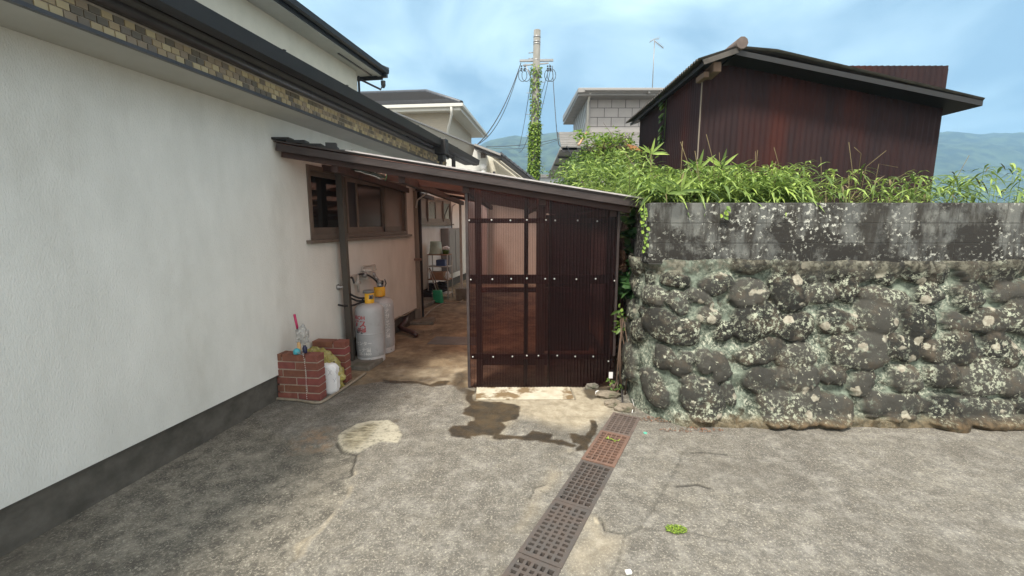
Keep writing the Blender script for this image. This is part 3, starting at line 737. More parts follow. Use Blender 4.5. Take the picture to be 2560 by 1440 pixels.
# screw caps
caps = [(1173, 551), (1229, 550), (1276, 551), (1317, 550), (1365, 550), (1388, 551), (1444, 551), (1493, 553),
        (1177, 699), (1231, 698), (1278, 697), (1317, 696), (1363, 697), (1386, 697), (1441, 698), (1489, 697), (1536, 702),
        (1182, 892), (1233, 892), (1281, 891), (1317, 889), (1346, 889), (1393, 889), (1438, 891), (1483, 891), (1521, 903),
        (1174, 462), (1228, 464), (1276, 467), (1317, 473), (1389, 489), (1445, 497), (1495, 506), (1541, 519)]
q = MB(); q.lathe([(.0, 0), (.0075, 0), (.008, .003), (.0055, .007), (.0001, .0085)], n=10); cm = q.mesh('screw_cap'); cm.materials.append(M['cap'])
for (a, bb) in caps:
    o = bpy.data.objects.new('screw_cap', cm); COL.objects.link(o); o.parent = shed; o.location = P(a, bb, 4.044) - SO; o.rotation_euler = (R(90), 0, 0)
# frame of the front
def sbx(name, x0, x1, y0, y1, z0, z1, m, parent=shed, bevel=.003):
    q = MB(); q.bx(x0 - SO.x, x1 - SO.x, y0 - SO.y, y1 - SO.y, z0, z1); return q.build(name, M[m], parent, bevel=bevel)
for (za, zb) in ((1.60, 1.645), (1.03, 1.115), (.285, .335)):
    sbx('rail', -.40, .97, 4.068, 4.10, za, zb, 'redwood')
sbx('rail', -.34, .6, 4.36, 4.40, .90, .95, 'redwood'); sbx('rail', -.34, .35, 4.14, 4.18, .20, .27, 'redwood')
sbx('post', -.35, -.29, 4.104, 4.16, .0, top(-.32), 'lightwood'); sbx('post', .115, .155, 4.105, 4.15, 0, top(.13), 'purlin')
sbx('post', .235, .32, 4.115, 4.19, 0, top(.3), 'lightwood'); sbx('post', .90, .965, 4.104, 4.17, 0.1, top(.93), 'redwood')
sbx('corner_trim', -.432, -.405, 4.035, 4.042, .01, top(-.42), 'verge'); sbx('corner_trim', .975, .998, 4.03, 4.046, .33, top(.98), 'verge')
# right side of the shed (hides the stone wall's side) and inner dark boarding
q = MB()
q.bx(.40 - SO.x, .97 - SO.x, 5.3 - SO.y, 5.33 - SO.y, 0, 1.7); q.build('inner_board', M['purlin'], shed)
ys_ = np.arange(4.07, 8.9, .004); ZZ = np.linspace(.25, top(.99), 6)
YY, Z2 = np.meshgrid(ys_, ZZ)
XX = .992 + .0045 * np.sin(2 * math.pi * YY / .032)
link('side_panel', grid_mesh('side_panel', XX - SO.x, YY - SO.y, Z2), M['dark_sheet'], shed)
# roof
xs_ = np.array([-2.13, -1.2, -.4, .4, 1.15]); ys_ = np.arange(RY0, RY1, .005)
YY, XX = np.meshgrid(ys_, xs_)
XX = XX + np.where(XX < -2, .183 * (YY - RY0) + .02, 0)
ZZ = 2.044 - .157 * (XX + .404) + .005 * np.sin(2 * math.pi * YY / .032)
link('roof_sheet', grid_mesh('roof_sheet', XX - SO.x, YY - SO.y, ZZ), M['roof_sheet'], shed)
ys_ = np.arange(7.1, 12.3, .008); YY, XX = np.meshgrid(ys_, np.array([0., .5, 1.])); XL = -3.53 + .183 * YY; XR = np.where(YY < 9, -1.5, -.62); XX = XL + XX * (XR - XL)
ZZ = 2.215 - .06 * (XX + 1.5) + .005 * np.sin(2 * math.pi * YY / .032)
link('roof_sheet', grid_mesh('rear_roof_sheet', XX - SO.x, YY - SO.y, ZZ), M['roof_sheet'], shed)
q = MB()
for i, yy in enumerate((3.99, 5.2, 6.0, 6.92, 8.0, 8.92)):
    xl = -2.804 + .183 * yy + .03; h_ = .10 if i in (0, 3) else .05
    q.beam(Vector((xl, yy, roofz(xl) - .02 - h_ / 2)) - SO, Vector((1.08, yy, roofz(1.08) - .02 - h_ / 2)) - SO, .045, h_)
q.build('rafters', M['purlin'], shed, fix=True)
q = MB()
for xx in (-1.6, -1.0, -.42, .28, .93):
    q.beam(Vector((xx, 4.02, roofz(xx) - .14)) - SO, Vector((xx, 8.9, roofz(xx) - .14)) - SO, .06, .07)
q.build('purlins', M['purlin'], shed, fix=True)
# roof verge: fascia + pale metal edge
xl = -2.06
q = MB(); q.beam(Vector((xl, 3.915, roofz(xl) - .045)) - SO, Vector((1.16, 3.915, roofz(1.16) - .035)) - SO, .022, .062); q.beam(Vector((xl, 3.925, roofz(xl) + .005)) - SO, Vector((1.16, 3.925, roofz(1.16) + .005)) - SO, .05, .016)
q.build('verge_trim', M['verge'], shed, bevel=.003)
q = MB(); q.beam(Vector((-1.45, 3.915, roofz(-1.45) + .019)) - SO, Vector((1.165, 3.915, roofz(1.165) + .019)) - SO, .06, .012)
q.build('verge_edge', M['vergelight'], shed)
# broken old edge near the wall
q = MB()
for k in range(5):
    x0 = -2.08 + k * .13; q.box(Vector((x0 + .06, 3.95 + .01 * k, roofz(x0) + .022 - .004 * k)) - SO, (.16, .10, .02 + .006 * (k % 2)), .05 * k)
q.box(Vector((-1.62, 4.02, roofz(-1.62) + .055)) - SO, (.09, .06, .04), .2)
q.build('torn_roof_edge', M['rubber'], shed)
# gutter on the right
q = MB(); pr = [(.055 * math.cos(t), .055 * math.sin(t)) for t in np.linspace(math.pi, 2 * math.pi, 9)] + [(.049 * math.cos(t), .049 * math.sin(t)) for t in np.linspace(2 * math.pi, math.pi, 9)]
nP = len(pr); vs = [Vector((1.175 + a, 3.90, 1.805 + bb)) - SO for a, bb in pr] + [Vector((1.175 + a, 9.0, 1.785 + bb)) - SO for a, bb in pr]
q.add(vs, [(i, (i + 1) % nP, (i + 1) % nP + nP, i + nP) for i in range(nP)]); q.add([vs[i] + Vector((0, .003, 0)) for i in range(9)], [tuple(range(9))])
q.build('gutter', M['steel'], shed, fix=True)
q = MB(); q.tube([Vector((1.13, 4.1, 1.77)) - SO, Vector((1.02, 4.06, 1.74)) - SO], .025, 8); q.build('gutter_bracket', M['fascia'], shed)
# posts along the wall
def tpost(name, base, topp, w, m, parent=shed, up=(0, 1, 0)):
    q = MB(); q.beam(Vector(base) - SO, Vector(topp) - SO, w[0], w[1], up); return q.build(name, M[m], parent, bevel=.003)
tpost('post', (-1.835, 4.76, .045), (-1.852, 4.76, 2.21), (.066, .075), 'postwood')
tpost('post', (-1.527, 6.92, .06), (-1.545, 6.92, 2.10), (.10, .08), 'greywood')
tpost('post', (-1.06, 9.0, .25), (-1.06, 9.0, 2.05), (.05, .05), 'offwhite')
tpost('clamp', (-1.62, 6.86, 1.03), (-1.44, 6.86, 1.03), (.05, .035), 'rustiron', up=(0, 0, 1))
# outer beam near the first post
q = MB(); q.beam(Vector((-2.03, 4.62, 2.18)) - SO, Vector((-.44, 4.62, 1.94)) - SO, .05, .06); q.build('tie_beam', M['purlin'], shed)
q = MB(); q.beam(P(1000, 457, 6.86) - SO, P(1168, 492, 6.86) - SO, .06, .05); q.build('tie_beam', M['purlin'], shed)
q = MB(); pts = [P(a, bb, 6.7) - SO for a, bb in ((1040, 520), (1044, 500), (1060, 488), (1072, 479), (1090, 479), (1120, 485), (1160, 491))]
q.tube(pts, .012, 7); q.build('cable', M['offwhite'], shed)
o = MB(); o.box((0, 0, 0), (.42, .34, .055)); fo = o.build('footing', M['conc'], None, bevel=.012); fo.location = (-1.74, 4.74, .022); fo.rotation_euler = (0, 0, -.18)
tag(fo, 'mossy concrete footing block under the dark brown front post', 'footing', 'post footings')
fo2 = fo.copy(); COL.objects.link(fo2); fo2.location = (-1.47, 6.85, .03); fo2.rotation_euler = (0, 0, .1)
tag(fo2, 'mossy concrete footing block under the weathered grey inner post', 'footing', 'post footings')
# label card tied at the right foot
q = MB(); q.box(P(1527, 938, 3.98), (.038, .004, .062)); o = q.build('white_label', M['paper']); tag(o, 'small white label hanging at the lower right corner of the brown shed', 'label')
# rolled film under the roof
q = MB(); pts = []; rs = []
for k in range(15):
    t = k / 14; p = P(795 + t * 170, 396 + t * 46, 4.35); p.z += .006 * math.sin(k * 2.3); pts.append(p); rs.append(.016 + .03 * t * (1 - .3 * t) + .004 * math.sin(k * 1.7))
q.tube(pts, rs, 10)
roll = thing('rolled_plastic_sheet', 'rolled grey green plastic sheet tied under the lean-to eave', 'plastic sheet', tuple(P(880, 420, 4.35)))
o = q.build('roll', M['greenfilm'], roll); o.matrix_parent_inverse = Matrix.Translation(-Vector(roll.location))
q = MB()
for (a, bb) in ((872, 416), (912, 423), (938, 428), (952, 429), (959, 431)):
    c0 = P(a, bb, 4.30); q = MB(); q.tube([c0 + Vector((.012 * math.cos(t), 0, .012 * math.sin(t))) for t in np.linspace(0, 6.28, 9)], .003, 5); o = q.build('ring', M['cap'], roll); o.matrix_parent_inverse = Matrix.Translation(-Vector(roll.location))
q = MB(); q.tube([P(964, 430, 4.3), P(967, 440, 4.3), P(963, 452, 4.3)], .003, 5)
o = q.build('cord', M['green'], roll); o.matrix_parent_inverse = Matrix.Translation(-Vector(roll.location))

# ------------------------------------------------------------------ gas cylinders
def text_flat(s, size):
    cu = bpy.data.curves.new('t', 'FONT'); cu.body = s; cu.size = size; cu.align_x = 'LEFT'; cu.offset = size * .022
    ob = bpy.data.objects.new('t', cu); COL.objects.link(ob)
    dg = bpy.context.evaluated_depsgraph_get(); me = bpy.data.meshes.new_from_object(ob.evaluated_get(dg))
    vs = [v.co.copy() for v in me.vertices]; fs = [tuple(p.vertices) for p in me.polygons]
    bpy.data.objects.remove(ob); bpy.data.meshes.remove(me); bpy.data.curves.remove(cu)
    return vs, fs
def wrap(q, s, size, r, ang, z, align='right', off=.0015):
    vs, fs = text_flat(s, size)
    if not vs: return
    w = max(v.x for v in vs); x0 = min(v.x for v in vs)
    sh = {'right': -w, 'center': -(w + x0) / 2, 'left': -x0}[align]
    q.add([((r + off) * math.cos(ang + (v.x + sh) / r), (r + off) * math.sin(ang + (v.x + sh) / r), z + v.y) for v in vs], fs)
def cylinder(name, label, loc):
    t = thing(name, label, 'gas cylinder', loc, 0, 'gas cylinders by the wall')
    r = .163
    q = MB(); q.lathe([(r * .6, .045), (r * .93, .055), (r * .99, .085), (r, .12), (r, .14), (r, .33), (r, .336), (r + .003, .340), (r + .003, .346), (r, .350), (r, .356), (r, .535), (r, .555), (r * .985, .60), (r * .93, .635), (r * .78, .665), (r * .5, .682), (.03, .69), (.0001, .69)], n=48)
    q.build('body', M['cyl'], t)
    q = MB(); q.lathe([(r * .965, .0), (r * .965, .075), (r * .93, .075), (r * .93, 0), (r * .965, 0)], n=48); ft = q.build('foot_ring', M['cylbase'], t)
    fa = math.atan2(-loc[1], -loc[0])
    for da in (-.12, .75, 2.5, -1.4):
        q = MB(); rr = r * .966; c0 = Vector((rr * math.cos(fa + da), rr * math.sin(fa + da), .04)); d = Vector((math.cos(fa + da), math.sin(fa + da), 0))
        q.tube([c0 - d * .004, c0 + d * .0015], .010 if da < .3 else .006, 12); q.build('vent_hole', M['rubber'], ft)
    q = MB(); q.tube([(0, 0, .685), (0, 0, .755)], [.028, .022], 12); q.tube([(0, 0, .735), (-.05, -.03, .737)], .014, 8); q.lathe([(.0, .775), (.028, .775), (.03, .79), (.02, .80), (0, .80)], n=14); q.tube([(0, 0, .75), (0, 0, .78)], .01, 8)
    q.build('valve', M['steel'], t)
    return t, fa, r
c1, fa, r = cylinder('gas_cylinder', 'front grey gas cylinder with red lettering and a grey capped yellow valve guard', (-1.66, 4.93, .004))
q = MB(); q.lathe([(.062, .675), (.064, .69), (.064, .80), (.060, .80), (.060, .69)], n=24, a0=fa - .75, a1=fa + 1.3); q.build('valve_guard', M['yellow'], c1)
q = MB(); q.lathe([(.066, .735), (.0665, .735), (.0665, .785), (.066, .785)], n=10, a0=fa + .05, a1=fa + .95); q.build('guard_window', M['metalbox'], c1)
q = MB(); q.lathe([(.0665, .745), (.068, .745), (.068, .772), (.0665, .772)], n=6, a0=fa + .2, a1=fa + .5); q.build('guard_slot', M['rubber'], c1)
q = MB(); q.lathe([(.0, .832), (.058, .830), (.064, .822), (.064, .80), (.06, .80)], n=28); q.build('guard_cap', M['metalbox'], c1)
q = MB(); q.tube([(-.055, -.02, .69), (-.06, -.02, .74)], .018, 8); q.tube([(-.045, .0, .70), (-.12, -.05, .715), (-.2, -.02, .74)], .011, 8); q.build('hose_coupling', M['rubber'], c1)
q = MB(); q.lathe([(.115, .6625), (.135, .652), (.1355, .6535), (.1155, .6645)], n=6, a0=fa + .1, a1=fa + .65); q.build('sticker', M['paper'], c1)
lt = .0
q = MB(); wrap(q, "NBOH", .060, r, fa - .34, .518); wrap(q, "ガス", .092, r, fa - .27, .432); wrap(q, "一福部", .058, r, fa - .27, .375); q.build('red_lettering', M['red'], c1)
q = MB(); wrap(q, "№2", .060, r, fa - .52, .355); q.build('dark_lettering', M['darkletter'], c1)
q = MB(); wrap(q, "ガスセンター", .050, r, fa + .04, .222); wrap(q, "市大道", .054, r, fa - .0, .145); wrap(q, "55-1460", .045, r, fa + .0, .102); q.build('white_lettering', M['white'], c1)
c2_, fa, r = cylinder('gas_cylinder', 'rear grey gas cylinder with a column of white characters and an orange badge', (-1.645, 5.30, .004))
q = MB(); q.lathe([(.062, .70), (.068, .70), (.070, .72), (.070, .82), (.064, .82), (.064, .72)], n=24, a0=fa - 1.3, a1=fa + 1.3); q.build('valve_guard', M['yellow'], c2_)
q = MB(); wrap(q, "●", .11, .0715, fa - .05, .705, 'center', .001); q.build('badge', M['orange'], c2_)
q = MB(); wrap(q, "Ж", .055, .0725, fa - .05, .732, 'center', .0022); q.build('badge_mark', M['yellow'], c2_)
q = MB(); q.tube([(.01, 0, .80), (.01, 0, .87)], [.035, .045], 12); q.tube([(.01, 0, .87), (.01, .0, .89)], .05, 12); q.build('regulator_cup', M['steel'], c2_)
q = MB(); q.tube([(.06, 0, .80), (.085, 0, .86), (.07, 0, .91)], .007, 6); q.tube([(.05, -.03, .85), (.05, -.03, .90)], .012, 8); q.build('handle', M['rubber'], c2_)
q = MB()
for k, ch in enumerate("大分市工大道"): wrap(q, ch, .060, r, fa + .50, .515 - k * .062, 'center')
q.build('white_lettering', M['white'], c2_); q = MB()
for k, ch in enumerate("ロンフA"): wrap(q, ch, .040, r * .97, fa - .05 + k * .26, .585, 'center', .006)
q.build('white_lettering', M['white'], c2_)
# regulator set on the wall and hoses
rg = thing('gas_regulator', 'pale gas regulator with valves mounted on the wall above the two cylinders', 'gas regulator', HW(0, 5.35, .95), HA)
q = MB(); q.box((.06, .0, .02), (.10, .14, .09)); q.lathe([(.0, -.01), (.055, -.01), (.062, .01), (.055, .03), (0, .035)], (.07, .0, .07), 16); q.build('body', M['offwhite'], rg, bevel=.012)
q = MB(); q.tube([(.05, -.5, -.03), (.05, -.5, .03), (.05, -.3, .05), (.06, -.07, .04)], .012, 8); q.tube([(.06, .07, .04), (.06, .25, .07), (.03, .28, .12), (.03, -.02, .13), (.03, -.04, .08)], .009, 8)
q.tube([(.06, -.2, .05), (.06, -.2, -.16)], .013, 8); q.tube([(.06, -.24, -.05), (.06, -.16, -.05)], .02, 8); q.build('pipework', M['offwhite'], rg)
q = MB(); q.lathe([(0, -.03), (.03, -.03), (.034, 0), (.03, .03), (0, .03)], (.09, -.1, .04), 12); q.lathe([(0, -.03), (.025, -.03), (.03, 0), (.02, .03), (0, .03)], (.09, .12, .02), 12)
q.tube([(.1, .12, .0), (.14, .14, -.06)], .02, 8); q.build('valve_knob', M['steel'], rg)
hs_ = []
def hosepts(a, bb, sag, n_=12): 
    a = Vector(a); bb = Vector(bb); return [a.lerp(bb, t) + Vector((0, 0, -sag * 4 * t * (1 - t))) for t in np.linspace(0, 1, n_)]
for A_, B_, sg in (((HW(.06, 5.15, 1.0)), Vector((-1.645, 5.28, .86)), -.05), ((HW(.06, 5.0, .98)), Vector((-1.80, 4.88, .92)), -.03), (Vector((-1.80, 4.75, .82)), Vector((-1.69, 4.9, .75)), .02), (HW(.06, 4.72, .72), Vector((-1.72, 4.9, .71)), .03)):
    q = MB(); q.tube(hosepts(A_, B_, sg), .011, 8); hs_.append(q.build('gas_hose', M['rubber']))
for o, t_ in zip(hs_, ('black hose from the wall regulator to the rear gas cylinder', 'upper black hose from the regulator passing behind the dark post', 'thick black hose running from the dark post to the yellow valve guard', 'lowest black hose entering the valve of the front gas cylinder')):
    tag(o, t_, 'hose', 'gas hoses')

# ------------------------------------------------------------------ brick piers
def pier(label, x1, y0, xw, rz=0, courses=6, bag=False):
    L_ = x1 - xw; t = thing('brick_pier', label, 'brick pier', (x1, y0, 0), HA * .6, 'brick piers by the wall')
    bh, mo = .062, .0105; qb = MB(); dep = .115
    for cidx in range(courses):
        z0 = .008 + cidx * (bh + mo); x = -.003 * random.random()
        first = .115 if cidx % 2 == (courses - 1) % 2 else .21
        w_ = first
        while x > -L_ - .01:
            jx = random.uniform(-.003, .003); jz = random.uniform(-.0015, .0015)
            x_2 = max(x - w_, -L_ - .02)
            if x - x_2 > .03:
                qb.bx(x_2, x, jx, dep + jx, z0 + jz, z0 + bh + jz); vv = random.random(); qb.var += [vv] * 8
            x = x_2 - mo; w_ = .21
    qb.build('bricks', M['brick'], t, bevel=.004)
    q = MB(); q.bx(-L_, -.007, .008, dep - .008, .0, .008 + courses * (bh + mo) - bh * .6 ); 
    q.build('mortar', M['mortar'], t)
    return t
pier('low red brick pier in front, with bottles and tools standing on its top', -1.735, 3.715, -2.12)
pier('low red brick pier farther back beside the dark post, bare on top', -1.665, 4.16, -2.02)
# mound of mortar / kerb hose round the planter
q = MB(); pts = [G(a, bb) + Vector((0, 0, .014)) for a, bb in ((560, 985), (640, 996), (745, 1004), (785, 1011), (802, 1010), (816, 1003), (850, 980), (884, 957), (915, 935))]
sm_ = []
for i in range(len(pts) - 1):
    for t in np.linspace(0, 1, 5)[:-1]: sm_.append(pts[i].lerp(pts[i + 1], t))
sm_.append(pts[-1])
q.tube(sm_, .013, 8); tag(q.build('garden_hose', M['hose']), 'beige pipe lying on the ground around the foot of the brick piers', 'pipe')
# crumpled things helper
def blob(name, m, c, size, seed, amp=.25, sub=3, parent=None, fr=3.0, smooth=False, shape=None):
    bm = bmesh.new(); bmesh.ops.create_icosphere(bm, subdivisions=sub, radius=1)
    from mathutils import noise
    for v in bm.verts:
        d = v.co.normalized(); k = 1 + amp * noise.noise(d * fr + Vector((seed, seed * .7, 0))) + amp * .5 * noise.noise(d * fr * 2.7 + Vector((0, seed, 3)))
        p = d * k
        if shape: p = shape(p)
        v.co = Vector((p.x * size[0], p.y * size[1], p.z * size[2]))
    me = bpy.data.meshes.new(name); bm.to_mesh(me); bm.free()
    for p in me.polygons: p.use_smooth = smooth
    o = link(name, me, m, parent); o.location = c; return o
ybag = blob('yellow_plastic_bag', M['yellowbag'], (-1.80, 4.01, .19), (.17, .12, .22), 3, .28, 5, fr=3.2, smooth=False, shape=lambda p: Vector((p.x + (-.25 - p.z) * .45, p.y, p.z)))
tag(ybag, 'translucent yellow rubbish bag stuffed between the two brick piers', 'bag')
yin = blob('bag_contents', M['litter'], (0, 0, -.03), (.10, .09, .15), 9, .4, 3, ybag)
wb = blob('white_paper_bag', M['paper'], (-1.735, 3.93, .14), (.085, .05, .15), 12, .18, 3, fr=1.6, shape=lambda p: Vector((max(-1, min(1, p.x * 1.4)), max(-1, min(1, p.y * 1.4)), max(-1, min(1, p.z * 1.25)))))
tag(wb, 'crumpled white paper bag with faint pen marks beside the front brick pier', 'bag')
q = MB()
for (a, bb) in (((818, 925), (826, 938)), ((826, 926), (817, 939)), ((835, 928), (841, 936)), ((838, 944), (832, 956)), ((829, 947), (836, 955))):
    q.tube([P(*a, 3.80) - Vector((-1.745, 3.93, .14)), P(*bb, 3.80) - Vector((-1.745, 3.93, .14))], .0012, 4)
# (pen strokes lie on the camera-facing side of the bag)
q.build('pen_marks', M['ink'], wb)
pb = blob('clear_plastic_bag', M['clearbag'], P(756, 838, 3.80), (.055, .05, .085), 21, .45, 3, fr=2.8)
tag(pb, 'crumpled clear plastic bag with a knotted top on the front brick pier', 'bag')
zt = .008 + 6 * .0725 - .004
q = MB(); b0 = P(748, 872, 3.77); q.lathe([(0, 0), (.014, 0), (.016, .01), (.016, .08), (.013, .10), (0, .105)], (b0.x, b0.y, zt), 12); o = q.build('wooden_handle', M['tan']); tag(o, 'tan wooden tool handle standing among the bottles on the front brick pier', 'tool')
q = MB(); b0 = P(762, 872, 3.78); q.lathe([(0, 0), (.019, 0), (.02, .01), (.02, .05), (.012, .062), (.012, .07), (0, .07)], (b0.x, b0.y, zt), 12); o = q.build('navy_bottle', M['navy']); tag(o, 'small navy blue bottle on the front brick pier', 'bottle')
q = MB(); b0 = P(742, 878, 3.75); q.lathe([(0, 0), (.028, 0), (.032, .012), (.030, .035), (.018, .048), (0, .05)], (b0.x, b0.y, zt), 14); o = q.build('cyan_jar', M['cyan']); tag(o, 'cyan plastic jar at the left end of the front brick pier', 'jar')
tm_ = thing('garden_tool', 'garden tool with a magenta handle and black tip leaning on the wall by the pier', 'tool', tuple(P(744, 822, 3.8)))
q = MB(); q.tube([(0, 0, 0), (-.03, .02, .13)], .011, 8); q.build('handle', M['magenta'], tm_); q = MB(); q.tube([(.012, -.008, -.052), (0, 0, 0)], [.004, .008], 8); q.build('tip', M['rubber'], tm_)
q = MB()
for k in range(26):
    t = k / 25; p = P(757 + 14 * t + 2 * math.sin(t * 5), 884 + t * 122, 3.70)
    p.y = 3.722 - .018 - .01 * t
    q.lathe([(0.0001, -.0045), (.0042, 0), (.0001, .0045)], tuple(p), 7)
tag(q.build('bead_chain', M['white']), 'string of white beads hanging down the face of the front brick pier', 'bead chain')
q = MB(); p0 = P(752, 886, 3.71)
q.tube([p0 + Vector((.03 * math.cos(t), .012 * math.sin(t), .012 * math.sin(t * .7) + .008)) for t in np.linspace(0, 11, 30)], .0016, 5)
tag(q.build('wire_coil', M['steel']), 'coil of thin wire on the edge of the front brick pier', 'wire')

# ------------------------------------------------------------------ things in the passage
rk = thing('storage_rack', 'four tier cream rack of odds and ends against the inner wall', 'rack', (-1.55, 9.25, 0), HA)
q = MB(); hx, hy = .22, .15
for a in (-1, 1):
    for bb in (-1, 1): q = MB(); q.tube([(a * hx, bb * hy, 0), (a * hx, bb * hy, .95)], .012, 8); q.build('leg', M['offwhite'], rk)
for z_, m_ in ((.93, 'ply'), (.68, 'offwhite'), (.40, 'ply'), (.10, 'offwhite')):
    q = MB(); q.bx(-hx - .01, hx + .01, -hy - .01, hy + .01, z_, z_ + .018); q.build('shelf', M[m_], rk, bevel=.003)
def at_rack(x, y, z): return Matrix.Rotation(HA, 3, 'Z') @ Vector((x, y, z)) + Vector((-1.55, 9.25, 0))
q = MB(); q.lathe([(.14, 0), (.148, 0), (.148, .02), (.14, .022), (.115, .26), (.105, .27), (0, .27)], n=28); o = q.build('bucket', M['mint']); o.location = at_rack(-.08, 0, .95); tag(o, 'mint green bucket upside down on top of the rack', 'bucket')
bk = thing('plant_basket', 'small green basket of white bags on the rack beside the bucket', 'basket', tuple(at_rack(.14, .0, .949)))
q = MB(); q.lathe([(.0, 0), (.06, 0), (.075, .09), (.07, .09), (.056, .005)], n=18); q.build('basket', M['yleaf'], bk)
blob('bag', M['paper'], (.01, 0, .12), (.075, .06, .05), 4, .35, 3, bk)
q = MB(); q.bx(-.1, .1, -.1, .1, 0, .13); o = q.build('storage_box', M['blue'], bevel=.008); o.location = at_rack(.05, 0, .70); o.rotation_euler = (0, 0, HA); tag(o, 'blue plastic box on the second shelf of the rack', 'box')
q = MB(); q.bx(-.16, .13, -.12, .12, 0, .15); o = q.build('cardboard_box', M['ply'], bevel=.004); o.location = at_rack(-.02, 0, .42); o.rotation_euler = (0, 0, HA); tag(o, 'brown cardboard box on the third shelf of the rack', 'box')
o = blob('dark_bag', M['dkbag'], at_rack(0, 0, .24), (.18, .12, .11), 7, .3, 3); tag(o, 'crumpled black bag on the lowest shelf of the rack', 'bag')
o = blob('white_rag', M['paper'], at_rack(.2, -.1, .5), (.05, .04, .09), 8, .4, 3); tag(o, 'white rag hanging at the side of the rack', 'cloth')
gc = thing('green_dustpan', 'green plastic scoop with long handles leaning by the rack', 'dustpan', tuple(G(1097, 757)))
q = MB(); q.hex([(-.10, -.06, .02), (.08, -.08, 0), (.10, .05, 0), (-.08, .06, .02), (-.12, -.04, .26), (.05, -.06, .26), (.07, .06, .26), (-.10, .07, .26)]); q.build('scoop', M['green'], gc, bevel=.015)
q = MB(); q.tube([(-.04, 0, .26), (-.16, .05, .60), (-.24, .1, .76)], .011, 8); q.build('handle', M['offwhite'], gc)
q = MB(); q.tube([(0, 0, .26), (-.10, .05, .55), (-.19, .1, .70)], .013, 8); q.build('handle', M['greywood'], gc)
mb = thing('meter_box', 'tall grey metal cabinet on the inner wall behind the rack', 'cabinet', HW(-.73, 10.75, .4), HA)
q = MB(); q.bx(0, .2, -.5, .45, 0, 1.08); q.build('body', M['metalbox'], mb, bevel=.01)
q = MB(); q.bx(.2, .208, -.46, -.05, .05, 1.03); q.bx(.2, .209, 0.0, .40, .05, 1.03); q.build('door', M['metalbox'], mb, bevel=.004)
q = MB(); q.tube([(.08, .1, 1.08), (.08, .12, 1.4), (.04, .3, 1.62), (.02, .6, 1.68)], .014, 8); q.build('conduit', M['metalbox'], mb)
q = MB(); q.bx(-.13, .13, -.1, .1, 0, .25); o = q.build('concrete_block', M['conc'], bevel=.01); o.location = (-1.06, 9.0, 0); o.rotation_euler = (0, 0, .1); tag(o, 'concrete block under the thin white far post', 'concrete block')
q = MB(); q.bx(0, .42, 0, 1.7, 0, .07); o = q.build('low_step', M['conc'], bevel=.01); o.location = HW(-.73, 7.25, 0); o.rotation_euler = (0, 0, HA); tag(o, 'low dark concrete step at the foot of the inner wall', 'step')
q = MB(); pts = [G(a, bb) + Vector((0, 0, .012)) for a, bb in ((1052, 800), (1064, 790), (1076, 777), (1090, 768), (1100, 763), (1115, 758), (1135, 758), (1150, 757), (1165, 745), (1172, 735))]
q.tube(pts, .014, 7); tag(q.build('floor_hose', M['hose']), 'pale hose running along the passage floor from the inner post', 'hose')
q = MB(); b0 = G(1068, 745)
q.bx(-.12, .12, -.1, .1, 0, .16); q.bx(-.08, .1, .12, .3, 0, .3); o = q.build('black_crate', M['dkbag'], bevel=.02); o.location = b0; tag(o, 'black plastic crate on the low step beside the inner post', 'crate')
q = MB(); q.bx(0, .1, -.12, .12, 0, .42); o = q.build('wall_box', M['metalbox'], bevel=.01); o.location = HW(-.73, 8.35, .75); o.rotation_euler = (0, 0, HA); tag(o, 'small grey box on the inner wall just behind the inner post', 'box')
q = MB()
for i in range(26):
    a, bb = random.uniform(990, 1085), random.uniform(824, 838); p = G(a, bb); s_ = random.uniform(.006, .014)
    q.lathe([(0.0001, 0), (s_, s_ * .3), (s_ * .7, s_), (.0001, s_ * 1.1)], (p.x, p.y, 0.002), 6)
tag(q.build('gravel', M['rock']), 'scattered pebbles on the passage floor by the brown pipe', 'gravel', kind='stuff')

# ------------------------------------------------------------------ retaining wall of cobbles with a block wall on top
ret = thing('retaining_wall', 'lichen covered cobblestone retaining wall with a concrete block wall on top', 'wall', (1.3, 3.4, 0))
RO = Vector((1.3, 3.4, 0))
HB = 1.285
rad = .28; sidedir = Vector((.12, 1)).normalized(); side_n = Vector((-sidedir.y, sidedir.x))
path = []   # (x, y, nx, ny)
x = 6.2
while x > 1.15 + rad + .03: path.append((x, 3.5, 0, -1)); x -= .011 if x < 2.6 else .03
cxx, cyy = 1.15 + rad, 3.5 + rad
na = 34
a_end = math.atan2(side_n.y, side_n.x)
for k in range(na):
    t = -math.pi / 2 - (2 * math.pi - (a_end % (2 * math.pi)) - math.pi / 2 if False else (math.pi / 2 - math.atan(.12))) * k / (na - 1)
    path.append((cxx + rad * math.cos(t), cyy + rad * math.sin(t), math.cos(t), math.sin(t)))
ex, ey = path[-1][0], path[-1][1]
d_ = .015
while ey + sidedir.y * d_ < 9.6:
    path.append((ex + sidedir.x * d_, ey + sidedir.y * d_, side_n.x, side_n.y)); d_ += .02
path = np.array(path); slen = np.concatenate([[0], np.cumsum(np.hypot(np.diff(path[:, 0]), np.diff(path[:, 1])))])
s_of_x = lambda X_: np.interp(-X_, -path[::1, 0][:400], slen[:400]) if False else 6.2 - X_
zs = np.arange(-.02, HB + .03, .011)
SS, ZZ = np.meshgrid(slen, zs); PX = np.tile(path[:, 0], (len(zs), 1)); PY = np.tile(path[:, 1], (len(zs), 1)); NX = np.tile(path[:, 2], (len(zs), 1)); NY = np.tile(path[:, 3], (len(zs), 1))
def stone_at(cx, cy):
    px, py = 1520 + cx * .3055, 660 + cy * .3055; d = ray(px, py); t = 3.5576 / (d.y - .186 * d.z); return d.x * t, H + t * d.z, t * F
stones = []
